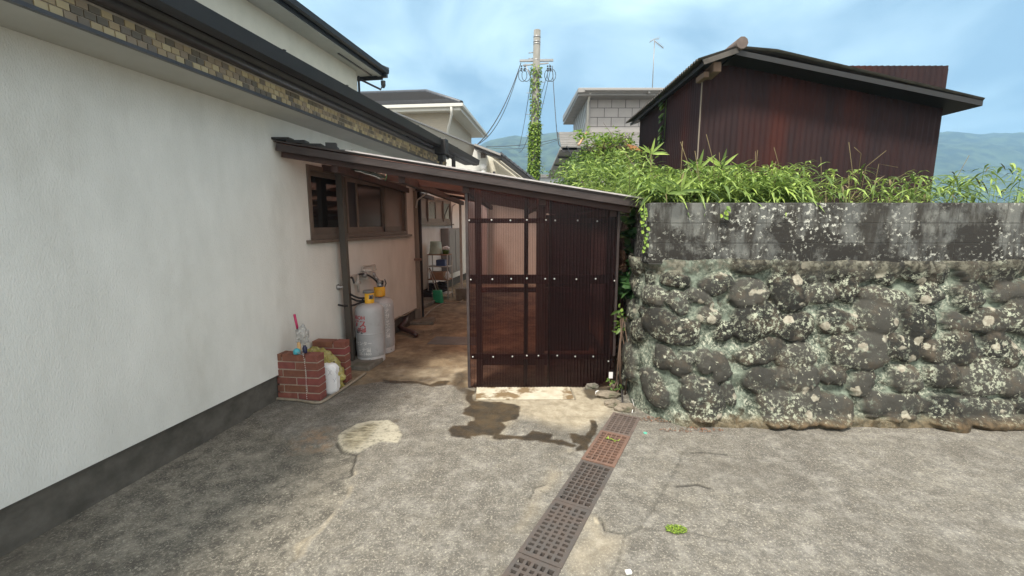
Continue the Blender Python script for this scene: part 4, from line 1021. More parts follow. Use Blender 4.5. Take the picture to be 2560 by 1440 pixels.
for (cx, cy, rx, ry, an) in [(560, 130, 110, 62, -5), (880, 165, 140, 72, 3), (390, 290, 100, 92, -20), (580, 310, 78, 78, -30), (750, 270, 115, 55, -25), (810, 425, 88, 68, -5), (540, 530, 215, 112, -14), (950, 550, 75, 92, 0),
                         (270, 620, 85, 90, 30), (490, 780, 66, 100, 0), (615, 810, 60, 95, -25), (780, 785, 82, 92, 0), (925, 840, 82, 112, 10), (215, 970, 80, 150, 4), (450, 1060, 72, 145, 24), (770, 1090, 152, 165, 0),
                         (985, 1060, 55, 110, 0), (360, 130, 52, 62, 0), (170, 750, 50, 75, 0), (300, 440, 48, 40, 0), (660, 640 + 290, 45, 45, 0)]:
    sx, sz, tt = stone_at(cx, cy); k = .3055 * tt / F / F * F
    stones.append((6.2 - sx, sz, rx * .3055 * tt / F, ry * .3055 * tt / F * 1.02, R(-an), random.random()))
base_s = list(stones)
rr = random.Random(5)
zr = .14
while zr < HB:
    s_ = .2 + rr.random() * .2
    while s_ < slen[-1]:
        if not (6.2 - 1.82 < s_ < 6.2 - .93 + .0):
            rx = rr.uniform(.09, .20); rz_ = rr.uniform(.08, .15)
            stones.append((s_, zr + rr.uniform(-.04, .04), rx, rz_, rr.uniform(-.4, .4), rr.random()))
        s_ += rr.uniform(.22, .36)
    zr += .225
disp = np.zeros_like(SS); smask = np.zeros_like(SS); svar = np.full_like(SS, .5)
wx = fbm(SS * 6, ZZ * 6, 5) * .045; wz = fbm(SS * 6 + 30, ZZ * 6, 5) * .045
for (s0, z0, rx, rz_, an, vv) in stones:
    dx_ = SS + wx - s0; dz_ = ZZ + wz - z0; ca, sa = math.cos(an), math.sin(an)
    rx *= 1.1; rz_ *= 1.1; u_ = (dx_ * ca + dz_ * sa) / rx; v_ = (-dx_ * sa + dz_ * ca) / rz_
    r2 = (np.abs(u_) ** 2.5 + np.abs(v_) ** 2.5) ** (1 / 2.5)
    h_ = np.where(r2 < 1, np.sqrt(np.clip(1 - r2 ** 2.6, 0, 1)) * min(.075, .6 * min(rx, rz_)), 0) + .018 * (r2 < 1)
    mk = np.clip((1.02 - r2) / .06, 0, 1)
    svar = np.where(mk > smask, vv, svar); smask = np.maximum(smask, mk); disp = np.maximum(disp, h_ * mk)
disp += fbm(SS * 6, ZZ * 6, 4) * .022 + fbm(SS * 28, ZZ * 28, 4) * .007 - .02
led = np.clip((.10 - ZZ) / .05, 0, 1) * np.clip(1 - np.clip(-NX, 0, 1) * 2, 0, 1); disp += led * (.07 + .03 * fbm(SS * 7, ZZ * 0 + 3, 3))
topf = np.clip((ZZ - (HB - .10)) / .1, 0, 1); disp += topf * (.035 + .03 * fbm(SS * 5, ZZ * 0 + 7, 4))
fade = np.where(NX < -.9, .35, 1.0); disp *= np.where(PY > 4.0, .6, 1)
off_y = .24 * (1 - ZZ / HB); off_x = .10 * (1 - ZZ / HB)
VX = PX + NX * (disp + off_x) ; VY = PY + NY * (disp + off_y)
me = grid_mesh('cobble_facing', VX - RO.x, VY - RO.y, ZZ + np.clip((ZZ - 1.15) / .13, 0, 1) * fbm(SS * 4, ZZ * 0 + 2, 4) * .03, dict(stone=smask, svar=svar, ledge=led, cap=np.clip((ZZ - 1.19 + fbm(SS * 4, ZZ * 4, 3) * .08) / .03, 0, 1)))
wm = bpy.data.materials.new('lichen_masonry'); wm.use_nodes = True
T = wm.node_tree; n = T.nodes; l = T.links; b = n['Principled BSDF']; tcg = n.new('ShaderNodeTexCoord'); b.inputs['Roughness'].default_value = .9
b.inputs['Specular IOR Level'].default_value = .3
mort = gx(gr(gn(9, 8, .7).outputs[0], .40, .62), (.05, .062, .048), (.23, .275, .22))
mort = gx(gmul(gr(gn(4, 4).outputs[0], .38, .6), gr(gn(48, 6, .75).outputs[0], .50, .58)), mort, (.50, .52, .42))
mort = gx(gr(gn(5.5, 7, .7).outputs[0], .56, .64), mort, (.045, .042, .03))
st = gx(ga('svar'), (.017, .017, .015), (.062, .060, .052))
st = gx(gr(gn(7, 7, .65).outputs[0], .50, .68), st, (.085, .070, .052))
st = gx(gmul(gr(gn(3.3, 4).outputs[0], .45, .6), gr(gn(30, 6, .75).outputs[0], .52, .58)), st, (.40, .43, .33))
vo = n.new('ShaderNodeTexVoronoi'); vo.inputs['Scale'].default_value = 7.5; mpd = n.new('ShaderNodeMapping'); l.new(tcg.outputs['Object'], mpd.inputs[0])
dn = n.new('ShaderNodeVectorMath'); dn.operation = 'MULTIPLY_ADD'; dn.inputs[1].default_value = (.06, .06, .06); l.new(gn(18, 5, .7).outputs[1], dn.inputs[0]); l.new(tcg.outputs['Object'], dn.inputs[2]); l.new(dn.outputs[0], vo.inputs['Vector'])
disc = gmul(gr(vo.outputs['Distance'], .30, .26), gr(gn(2.3, 3).outputs[0], .50, .53))
st = gx(disc, st, gx(gr(gn(28, 5).outputs[0], .4, .6), (.26, .235, .185), (.40, .385, .31)))
st = gx(gr(gn(22, 5, .65).outputs[0], .62, .66), st, (.42, .43, .34))
edge = gmul(ga('stone'), gr(gn(16, 6, .7).outputs[0], .30, .42))
c = gx(edge, mort, st)
c = gx(gmul(ga('cap'), gr(gn(10, 7, .7).outputs[0], .40, .56)), c, gx(gr(gn(20, 6, .7).outputs[0], .45, .6), (.065, .06, .045), (.19, .185, .145)))
c = gx(gmul(ga('ledge'), .8), c, gx(gr(gn(18, 6).outputs[0], .4, .6), (.06, .042, .022), (.16, .11, .06)))
l.new(c, b.inputs['Base Color'])
bp = n.new('ShaderNodeBump'); bp.inputs['Strength'].default_value = .8; bp.inputs['Distance'].default_value = .012; l.new(gn(50, 7, .75).outputs[0], bp.inputs['Height']); l.new(bp.outputs[0], b.inputs['Normal'])
link('cobble_facing', me, wm, ret)
# block wall
bw = bpy.data.materials.new('stained_blocks'); bw.use_nodes = True
T = bw.node_tree; n = T.nodes; l = T.links; b = n['Principled BSDF']; tcg = n.new('ShaderNodeTexCoord'); b.inputs['Roughness'].default_value = .92
c = gx(gr(gn(5, 6).outputs[0], .4, .65), (.10, .105, .10), (.18, .185, .17))
ms_ = n.new('ShaderNodeMapping'); ms_.inputs['Scale'].default_value = (5, 5, 1.1); l.new(tcg.outputs['Object'], ms_.inputs[0])
sn_ = n.new('ShaderNodeTexNoise'); sn_.inputs['Scale'].default_value = 1.3; sn_.inputs['Detail'].default_value = 9; sn_.inputs['Roughness'].default_value = .7; l.new(ms_.outputs[0], sn_.inputs[0])
c = gx(gr(sn_.outputs[0], .44, .58), c, (.035, .032, .027))
c = gx(gr(gn(2.6, 8, .7).outputs[0], .46, .54), c, (.022, .020, .017))
c = gx(gmul(gr(gn(3.1, 4).outputs[0], .42, .58), gr(gn(30, 6, .7).outputs[0], .56, .60)), c, (.52, .53, .47))
l.new(c, b.inputs['Base Color']); bp = n.new('ShaderNodeBump'); bp.inputs['Strength'].default_value = .6; bp.inputs['Distance'].default_value = .006; l.new(gn(70, 6, .7).outputs[0], bp.inputs['Height']); l.new(bp.outputs[0], b.inputs['Normal'])
q = MB(); ch = .163
for r_ in range(3):
    x = 1.12; z0 = HB - .01 + r_ * ch; first = .175 if r_ % 2 == 0 else .175
    w_ = first
    while x < 6.2:
        q.bx(x - RO.x, x + w_ - .003 - RO.x, 3.56 - RO.y, 3.70 - RO.y, z0, z0 + ch - .003); x += w_; w_ = .39
    y = 3.705; w_ = .25
    while y < 9.5:
        a0 = 1.12 + .12 * (y - 3.7); a1 = 1.12 + .12 * (y + w_ - 3.7)
        q.hex([Vector((a0, y, z0)) - RO, Vector((a0 + .14, y, z0)) - RO, Vector((a1 + .14, y + w_ - .005, z0)) - RO, Vector((a1, y + w_ - .005, z0)) - RO] + [Vector((a0, y, z0 + ch - .005)) - RO, Vector((a0 + .14, y, z0 + ch - .005)) - RO, Vector((a1 + .14, y + w_ - .005, z0 + ch - .005)) - RO, Vector((a1, y + w_ - .005, z0 + ch - .005)) - RO]); y += w_; w_ = .39
q.build('block_courses', bw, ret, bevel=.004)
q = MB(); q.bx(1.13 - RO.x, 6.2 - RO.x, 3.5635 - RO.y, 3.69 - RO.y, HB - .02, 1.765); q.hex([Vector(p) - RO for p in [(1.124, 3.69, HB - .02), (1.25, 3.69, HB - .02), (1.95, 9.5, HB - .02), (1.824, 9.5, HB - .02), (1.124, 3.69, 1.76), (1.25, 3.69, 1.76), (1.95, 9.5, 1.76), (1.824, 9.5, 1.76)]])
q.build('block_joints', mat('dark_joint', (.06, .06, .055), .95), ret)
q = MB(); q.hex([(1.2, 3.62, 1.0), (12, 3.62, 1.0), (14, 30, 1.0), (2.0, 10.5, 1.0), (1.2, 3.68, 1.72), (12, 3.68, 1.72), (14, 30, 1.9), (2.0, 10.5, 1.72)])
tag(q.build('upper_ground', M['soil']), kind='structure')
# rubble at the foot
def rock(name, px, py, size, seed, label, m='rock', z=0):
    p = G(px, py); o = blob(name, M[m], (p.x, p.y, size[2] * .45 + z), size, seed, .35, 3, fr=1.5); tag(o, label, 'rock', 'rubble at the foot of the wall'); return o
rock('rock', 1532, 1014, (.075, .05, .035), 1, 'flat greenish stone in front of the white end of the rubble by the drain')
rock('rock', 1562, 1026, (.085, .05, .045), 2, 'pale pointed stone next to the far end of the drain gratings')
rock('rock', 1520, 992, (.11, .06, .04), 3, 'brown broken slab piece behind the flat greenish stone')
rock('rock', 1478, 968, (.07, .06, .035), 6, 'mossy low lump under the cut corner of the brown shed', 'conc')
rock('rock', 1497, 984, (.035, .02, .02), 11, 'small white stone chip left of the broken slab piece', 'white')
q = MB(); q.tube([G(1548, 965) + Vector((0, 0, .12)), G(1553, 985) + Vector((0, 0, .06)), G(1556, 1010) + Vector((0, 0, .03)), G(1556, 1030) + Vector((0, 0, .02))], .008, 7); tag(q.build('thin_pipe', M['gutter']), 'thin dark pipe running down into the drain', 'pipe')
q = MB(); q.tube([G(1579, 1010) + Vector((0, 0, .05)), G(1584, 1018) + Vector((0, 0, .03)), G(1580, 1036) + Vector((0, 0, .015))], .003, 6); tag(q.build('white_wire', M['white']), 'short white wire beside the last drain grating', 'wire')
p = G(1613, 1084); q = MB(); q.lathe([(0, .001), (.012, .001), (.015, .006), (.013, .009), (0, .010)], (p.x, p.y, 0), 14); tag(q.build('bottle_cap', mat('mint_cap', (.12, .45, .33), .4)), 'small mint green bottle cap on the ground right of the gratings', 'bottle cap')
p = G(1571, 1434); q = MB(); q.box((p.x, p.y, .008), (.03, .022, .014), .2); tag(q.build('white_scrap', M['white'], bevel=.004), 'small white plastic scrap on the ground at the bottom edge', 'litter')

# ------------------------------------------------------------------ plants
def noisev(s): return Vector((random.gauss(0, s), random.gauss(0, s), random.gauss(0, s)))
def fan(q, p, n_, ln, up=.5, w=.11, droop=.45, az0=None, var=None):
    for k in range(n_):
        az = random.uniform(0, 6.283) if az0 is None else az0 + (k - (n_ - 1) / 2) * .55
        el = random.uniform(-.2, up)
        d = Vector((math.cos(az) * math.cos(el), math.sin(az) * math.cos(el), math.sin(el)))
        L_ = ln * random.uniform(.7, 1.2); q.leaf(p, d, (0, 0, 1), L_, L_ * w * random.uniform(.8, 1.2), droop * random.uniform(.5, 1.3), var=var)
# bamboo grass covering the top of the bank
q = MB(); cnt = 0
for i in range(2600):
    y = 3.72 + (random.random() ** 1.5) * 3.4; x = random.uniform(1.12 + .12 * (y - 3.7), 6.0 if random.random() < .3 else 2.5 + (y - 3.7) * .5)
    if x > 2.35 and y > 5.75: continue
    hmax = .12 + .24 * min(1, (y - 3.7) / .6) + .16 * vnoise(np.array([x * 2.2]), np.array([y * 2.2]))[0]
    z = 1.72 + random.uniform(.02, hmax)
    fan(q, (x, y, z), random.randint(3, 6), random.uniform(.11, .22), .9, .115, .6)
    if i % 6 == 0: q.tube([(x, y, 1.7), (x, y, z)], .003, 4)
qd = MB()
for i in range(170):
    y = 3.7 + random.random() * 1.6; x = random.uniform(1.2, 4.5); qd.leaf((x, y, 1.78 + random.random() * .3), noisev(1), (0, 0, 1), .15, .016, .5)
    if i % 8 == 0: qd.tube([(x, y, 1.72), (x + random.gauss(0, .05), y - .03, 1.95 + random.random() * .3), (x + random.gauss(0, .12), y - .05, 2.15 + random.random() * .25)], .0028, 4)
tag(qd.build('dry_leaves', M['stem']), 'dry brown leaves and bare stalks among the bamboo grass', 'dry leaves', kind='stuff')
tag(q.build('bamboo_grass', M['bamboo']), 'dense light green bamboo grass covering the bank above the block wall', 'bamboo grass', kind='stuff')
# overhanging tufts on the block wall edge
def tuft(label, px, py, Y_, n_, ln, m='bamboo', stem_to=None):
    p = P(px, py, Y_); t = thing('bamboo_sprig', label, 'bamboo', (p.x, Y_, 1.72), 0, 'single bamboo sprigs')
    q = MB(); q.tube([(0, 0, 0), (.01, 0, (p.z - 1.72) * .5), (0, 0, p.z - 1.72)], .0045, 5); q.build('stem', M['stem'], t)
    q = MB(); az = [-2.9, -2.2, -1.2, -.3, .4, 1.5, 2.4]
    for k in range(n_):
        e = .5 if k % 2 else .1; d = Vector((math.cos(az[k % 7]) * math.cos(e), -.25 + .2 * math.sin(az[k % 7]), math.sin(e) + (.5 if k % 3 == 0 else -.05)))
        q.leaf((0, 0, p.z - 1.72), d, (0, -1, .4), ln, ln * .14, .12)
    q.build('leaves', M[m], t)
tuft('lone bamboo sprig with five leaves in front of the left side of the rusty shed', 1628, 385, 5.5, 6, .22)
tuft('tall bare bamboo sprig in front of the corner of the rusty shed', 1745, 425, 4.6, 6, .24)
tuft('bamboo sprig at the right end of the bank before the rusty shed', 1803, 420, 4.5, 7, .22)
tuft('low bamboo sprig hanging over the block wall below the corner of the rusty shed', 1702, 478, 3.66, 7, .20)
tuft('low bamboo sprig hanging over the block wall near the gutter end', 1665, 484, 3.66, 7, .20)
q = MB()
for (px0, n_) in ((1612, 14), (1606, 6)):
    for k in range(n_):
        p = P(px0 + random.uniform(-5, 5), 520 + k * 8, 3.54); q.leaf(p, (random.uniform(-.6, .6), -.5, -.5), (0, -1, 0), random.uniform(.03, .045), .028, .1, True)
for (px0, py0, k) in ((1815, 515, 3), (1808, 530, 3)):
    for j in range(k): p = P(px0 + random.uniform(-4, 4), py0 + j * 5, 3.54); q.leaf(p, (random.uniform(-.6, .6), -.5, -.5), (0, -1, 0), .045, .03, .1, True)
q.tube([P(1612, 505, 3.55), P(1608, 560, 3.55), P(1613, 630, 3.55)], .003, 5)
tag(q.build('climbing_vine', M['yleaf']), 'small yellow green vine trailing down the left edge of the block wall', 'vine')
# dark leafy plants in the gap between shed and wall
def bush(name, label, center, ext_, nl, ln, w, m, stemn=6, broad=True, droop=.25, group=None, ground=None, twigs=0):
    c0 = Vector(center); t = thing(name, label, 'shrub', (c0.x, c0.y, ground if ground is not None else c0.z - ext_[2]), 0, group)
    base = Vector(t.location); q = MB()
    cl = [Vector((random.gauss(0, .45) * ext_[0], random.gauss(0, .45) * ext_[1], random.uniform(-.8, .9) * ext_[2])) for _ in range(max(6, nl // 28))]
    for i in range(nl):
        k = random.choice(cl); p = k + Vector((random.gauss(0, .16) * ext_[0], random.gauss(0, .16) * ext_[1], random.gauss(0, .16) * ext_[2]))
        d = (p * .6 + noisev(.5)); d = Vector((d.x, d.y, d.z * .6 + .1))
        q.leaf(c0 + p - base, d, noisev(1) + Vector((0, 0, 1.2)), ln * random.uniform(.6, 1.2), w * random.uniform(.7, 1.2), droop, broad)
    q.build('leaves', M[m], t)
    q = MB()
    for i in range(stemn):
        e = c0 + random.choice(cl) - base; q.tube([(random.uniform(-.05, .05), random.uniform(-.05, .05), -.02), e * .5 + noisev(.03), e], [.008, .006, .003], 5)
    for i in range(twigs):
        e = c0 - base + Vector((random.gauss(0, .4) * ext_[0], random.gauss(0, .4) * ext_[1] - ext_[1] * .5, random.uniform(-.6, .6) * ext_[2])); q.tube([e, e + noisev(.08), e + noisev(.16)], [.005, .004, .002], 4)
    q.build('stems', M['twig'], t)
    return t
bush('shade_plant', 'dark broad leaved plant in the gap between the shed and the block wall', (1.12, 4.2, 1.25), (.12, .3, .42), 230, .15, .06, 'darkleaf', ground=0)
bush('shade_plant', 'small light green weed beside the lower right edge of the shed', (1.015, 3.93, .62), (.04, .08, .17), 34, .075, .03, 'leafy', ground=.0)
bush('weed', 'tiny pale green weed at the lower right foot of the shed', (.965, 3.9, .07), (.08, .05, .05), 60, .03, .016, 'leafy', ground=0)
bush('arched_shrub', 'tall yellow green shrub with bare twigs in front of the grey house', P(1525, 392, 8.6), (.50, .4, .40), 3000, .11, .036, 'yleaf', 10, False, twigs=130, ground=1.7)
bush('round_shrub', 'rounded dense green shrub at the left end of the bank below the grey house', P(1445, 450, 7.6), (.46, .5, .32), 2200, .055, .032, 'leafy', ground=1.6)
bush('middle_shrub', 'bright green leafy shrub between the arched shrub and the rusty shed', P(1562, 425, 7.0), (.46, .4, .28), 1500, .13, .022, 'bamboo', broad=False, ground=1.6)
bush('low_shrub', 'low spreading green shrub on the bank just above the brown shed roof', P(1515, 450, 6.2), (.5, .35, .22), 1300, .11, .022, 'bamboo', broad=False, ground=1.6)
bush('dark_shrub', 'dark green shrub behind the low shrub in front of the grey house gable', P(1468, 412, 8.8), (.38, .4, .30), 1300, .07, .035, 'leafy', ground=1.6)
# ivy on the rusty shed
iv = MB()
for (a, bb, k) in ((1672, 238, 12), (1668, 262, 5), (1672, 290, 9), (1672, 320, 9), (1668, 345, 10)):
    for j in range(k):
        p = P(a + random.uniform(-9, 9), bb + random.uniform(-8, 8), 7.2); p.x = 2.44 - random.uniform(.01, .05)
        iv.leaf(p, (-.5, random.uniform(-.7, .7), -.5), (-1, 0, 0), .09, .07, .1, True)
pts_ = [P(1680, 228, 7.2), P(1673, 260, 7.2), P(1675, 300, 7.2), P(1670, 350, 7.2)]
for p in pts_: p.x = 2.44
iv.tube(pts_, .006, 5)
tag(iv.build('hanging_vine', M['leafy']), 'vine with heart shaped leaves hanging down the side of the rusty shed', 'vine')
# moss, litter, sprig
def clump(name, label, cat, px, py, ex_, ey_, nl, ln, m, z=.004, kind='stuff'):
    q = MB(); g = G(px, py)
    for i in range(nl):
        a = random.uniform(0, 6.28); rr_ = math.sqrt(random.random()); x, y = g.x + ex_ * rr_ * math.cos(a), g.y + ey_ * rr_ * math.sin(a)
        q.leaf((x, y, z), (random.gauss(0, .6), random.gauss(0, .6), random.uniform(.3, 1)), (0, 0, 1), ln * random.uniform(.5, 1.2), ln * .5, .3, True)
    tag(q.build(name, M[m]), label, cat, kind=kind)
clump('moss_patch', 'bright yellow green moss growing in a crack of the concrete', 'moss', 1690, 1325, .055, .035, 420, .012, 'moss')
clump('leaf_litter', 'brown leaf litter at the foot of the cobblestone wall', 'leaf litter', 1650, 1052, .16, .05, 160, .018, 'litter', .01)
clump('leaf_litter', 'brown leaf litter along the base of the cobblestone wall to the right', 'leaf litter', 1730, 1078, .25, .04, 120, .018, 'litter', .01)
q = MB(); g = G(1528, 1103)
q.tube([(g.x - .04, g.y + .02, .012), (g.x, g.y, .016), (g.x + .05, g.y - .02, .012)], .002, 5)
for k in range(7): q.leaf((g.x - .03 + k * .012, g.y + .012 - k * .006, .014), (random.uniform(-1, 1), random.uniform(-1, 1), .2), (0, 0, 1), .028, .009, .2, var=.9)
tag(q.build('green_sprig', M['yleaf']), 'small green sprig lying on the orange rusty grating', 'sprig')

# ------------------------------------------------------------------ rusty shed on the bank
rs_ = thing('rusty_shed', 'dark rusty corrugated iron shed standing on the bank above the wall', 'shed', (2.45, 5.9, 1.7))
SR = Vector((2.45, 5.9, 1.7))
def wavy(name, p0, p1, z0, z1a, z1b, m, parent, pitch=.076, amp=.008):
    p0 = Vector(p0); p1 = Vector(p1); d = (p1 - p0); Ln = d.length; d.normalize(); nr_ = Vector((d.y, -d.x, 0))
    k = int(Ln / (pitch / 6)); ts = np.linspace(0, Ln, k)
    XX = np.zeros((5, k)); YY = XX.copy(); Z3 = XX.copy()
    for j in range(5):
        f = j / 4; w_ = amp * np.sin(2 * math.pi * ts / pitch)
        XX[j] = p0.x + d.x * ts + nr_.x * w_; YY[j] = p0.y + d.y * ts + nr_.y * w_; Z3[j] = z0 + f * ((z1a + (z1b - z1a) * ts / Ln) - z0)
    return link(name, grid_mesh(name, XX - SR.x, YY - SR.y, Z3 - SR.z), M[m], parent)
wavy('side_wall', (2.45, 5.9, 0), (2.45, 8.66, 0), 1.6, 3.56, 3.56, 'rustshed', rs_)
wavy('front_wall', (2.45, 5.9, 0), (5.6, 5.9, 0), 1.6, 3.56, 3.56, 'rustshed', rs_)
wavy('gable', (2.45, 5.905, 0), (5.6, 5.905, 0), 3.5, 3.6, 3.6, 'rustshed', rs_)
q = MB(); q.beam(Vector((2.443, 5.885, 1.6)) - SR, Vector((2.443, 5.885, 3.5)) - SR, .011, .018, (0, 1, 0)); q.build('corner_strip', M['greywood'], rs_)
ys_ = np.arange(5.58, 8.95, .0095); xs_ = np.array([2.25, 2.72, 3.2, 5.8]); zz_ = np.array([3.565, 3.71, 3.67, 3.11])
YY, XX = np.meshgrid(ys_, xs_); Z3 = np.tile(zz_[:, None], (1, len(ys_))) + .018 * np.sin(2 * math.pi * YY / .076)
link('roof_sheet', grid_mesh('roof_sheet', XX - SR.x, YY - SR.y, Z3 - SR.z), M['rustroof'], rs_)
q = MB(); q.hex([Vector(p) - SR for p in [(2.33, 5.6, 3.5), (2.72, 5.6, 3.64), (2.72, 8.9, 3.64), (2.33, 8.9, 3.5), (2.33, 5.6, 3.545), (2.72, 5.6, 3.68), (2.72, 8.9, 3.68), (2.33, 8.9, 3.545)]]); q.hex([Vector(p) - SR for p in [(2.72, 5.6, 3.62), (5.8, 5.6, 3.03), (5.8, 8.9, 3.03), (2.72, 8.9, 3.62), (2.72, 5.6, 3.68), (5.8, 5.6, 3.09), (5.8, 8.9, 3.09), (2.72, 8.9, 3.68)]])
q.build('roof_boards', M['rubber'], rs_)
q = MB(); q.beam(Vector((2.42, 5.70, 3.43)) - SR, Vector((2.42, 5.95, 3.43)) - SR, .07, .07); q.beam(Vector((2.52, 5.64, 3.50)) - SR, Vector((2.52, 5.95, 3.48)) - SR, .1, .12); q.build('beam_end', M['twig'], rs_, bevel=.01)
q = MB(); q.beam(Vector((2.32, 5.585, 3.53)) - SR, Vector((2.73, 5.585, 3.665)) - SR, .02, .06); q.build('verge_board', M['rustroof'], rs_)
q = MB()
for k in range(12): q.lathe([(.075, 0), (.08, .02), (.07, .26), (.06, .27)], (0, 0, 0), 10); break
me_ = q.mesh('ridge_tile')
q = MB(); q.tube([Vector((2.76, 5.55, 3.74)) - SR, Vector((2.76, 8.95, 3.74)) - SR], .07, 10); q.build('ridge_cap', M['rust2'], rs_)
q = MB(); o = q.bx(-.09, .09, -.14, .14, 0, .025).build('rusty_sheet_scrap', M['orangeplank']); o.location = P(1585, 372, 8.2); o.rotation_euler = (.5, .1, .3); tag(o, 'orange weathered board leaning left of the rusty shed among the shrubs', 'board')

# ------------------------------------------------------------------ grey house at the right behind
gh = thing('grey_house', 'two storey grey panelled house with diagonal pale siding on its side', 'house', (2.7, 16, 0))
GO = Vector((2.7, 16, 0))
def gbx(q, x0, x1, y0, y1, z0, z1): q.bx(x0 - GO.x, x1 - GO.x, y0 - GO.y, y1 - GO.y, z0, z1)
gz0, gz1 = P(1472, 332, 16).z, P(1472, 236, 16).z
gx0 = P(1468, 300, 16).x
q = MB(); gbx(q, gx0 + .02, 9, 16, 19.4, 0, gz1 - .02); q.build('wall', M['gwall'], gh)
q = MB(); ph = .315
k = 0; z = gz0 + .2
while z < gz1:
    gbx(q, gx0 + .03, 9, 15.994, 16.003, z, z + .018); x = gx0 + .35 + (.24 if k % 2 else 0)
    while x < 9: gbx(q, x, x + .018, 15.992, 16.003, z + .018, z + ph); x += .49
    z += ph; k += 1
q.build('panel_joints', M['joint'], gh)
q = MB(); gbx(q, gx0 - .02, gx0 + .02, 16.02, 19.4, 0, gz1 - .02); q.build('side_siding', M['gwall2'], gh)
q = MB()
for k in range(16):
    y0 = 13 + k * .55; 
    q.beam(Vector((gx0 - .024, y0, 2.0)) - GO, Vector((gx0 - .024, y0 + 3.2, 7.4)) - GO, .012, .02, (1, 0, 0)) if False else None
for k in range(14):
    za = 2.4 + k * .42; ya, yb = 16.03, 19.38; zb = za - 2.2
    if za > gz1 - .05: yc = ya + (za - (gz1 - .05)) / 2.2 * (yb - ya); a = (gx0 - .022, yc, gz1 - .05)
    else: a = (gx0 - .022, ya, za)
    q.beam(Vector(a) - GO, Vector((gx0 - .022, yb, zb)) - GO, .02, .012, (1, 0, 0))
q.build('siding_joints', M['joint'], gh)
q = MB(); gbx(q, gx0 - .06, gx0 + .10, 15.95, 16.06, gz0, gz1); q.build('corner_post', M['gfascia'], gh)
q = MB(); zr0 = P(1560, 238, 15.5).z; zr1 = P(1560, 220, 15.5).z
q.hex([Vector(p) - GO for p in [(gx0 - .42, 15.45, zr1 - .16), (9, 15.45, zr1 - .16), (9, 20, zr1 - .1), (gx0 - .42, 20, zr1 - .1), (gx0 - .42, 15.45, zr1), (9, 15.45, zr1), (9, 20, zr1 + .15), (gx0 - .42, 20, zr1 + .15)]])
q.build('roof', M['gfascia'], gh, bevel=.02)
q = MB(); gbx(q, gx0 - .40, 9, 15.5, 19.9, zr1 - .24, zr1 - .163); q.build('soffit', M['groof'], gh)
q = MB(); gbx(q, gx0 - .2, 9, 15.36, 15.46, zr1 - .12, zr1 - .03); gbx(q, 4.6, 4.68, 15.40, 15.5, zr1 - .2, zr1 - .1); q.build('gutter', M['gfascia'], gh, bevel=.02)
q = MB(); q.tube([Vector((gx0 + .0, 15.5, zr1 - .15)) - GO, Vector((gx0 + .0, 15.9, zr1 - .35)) - GO, Vector((gx0 + .0, 15.9, gz0)) - GO], .04, 8); q.build('downpipe', M['bwhite'], gh)
# lower canopy roof
ca0, ca1 = P(1404, 330, 16), P(1418, 366, 14.6)
q = MB(); q.hex([Vector(p) - GO for p in [(ca1.x - .2, 14.6, ca1.z - .03), (9, 14.6, ca1.z - .03), (9, 15.99, ca0.z - .06), (ca0.x - .1, 15.99, ca0.z - .06), (ca1.x - .2, 14.6, ca1.z), (9, 14.6, ca1.z), (9, 15.99, ca0.z), (ca0.x - .1, 15.99, ca0.z)]])
for k in range(9):
    t = k / 9; yy = 14.6 + 1.39 * t; zz = ca1.z + (ca0.z - ca1.z) * t; gbx(q, ca1.x - .2, 9, yy, yy + .05, zz, zz + .022)
q.build('canopy_roof', M['groof'], gh)
q = MB(); gbx(q, ca1.x - .15, 9, 14.65, 14.75, ca1.z - .16, ca1.z - .032); q.build('canopy_fascia', M['gutter'], gh)
q = MB(); q.tube([P(1468, 330, 15.95) - GO, P(1446, 363, 14.62) - GO], .035, 8); q.build('canopy_drainpipe', mat('copper_pipe', (.45, .27, .15), .5), gh)
# lower storey
lx = P(1438, 400, 15).x
q = MB(); gbx(q, lx, 9, 15.0, 18.5, 0, ca1.z - .1); q.build('lower_wall', M['gwall'], gh)
q = MB(); gbx(q, lx - .03, lx, 15.02, 18.5, 0, ca1.z - .1); q.build('lower_side_siding', M['gwall2'], gh)
q = MB()
for k in range(7):
    za = 2.3 + k * .45; q.beam(Vector((lx - .033, 15.03, min(za, ca1.z - .12))) - GO, Vector((lx - .033, 18.4, za - 1.9)) - GO, .02, .012, (1, 0, 0))
q.build('lower_siding_joints', M['joint'], gh)
q = MB(); q.hex([Vector(p) - GO for p in [(lx - .55, 14.65, ca1.z - .1), (lx, 14.65, ca1.z - .1), (lx, 19.5, ca1.z - .5), (lx - .55, 19.5, ca1.z - .5), (lx - .55, 14.65, ca1.z - .02), (lx, 14.65, ca1.z - .02), (lx, 19.5, ca1.z - .42), (lx - .55, 19.5, ca1.z - .42)]]); q.build('lower_eave', M['gfascia'], gh)
for yy in (15.6, 16.9): 
    q = MB(); q.box(Vector((lx - .28, yy, ca1.z - .13 - (yy - 14.65) * .08)) - GO, (.5, .12, .06)); q.build('eave_bracket', M['gutter'], gh)
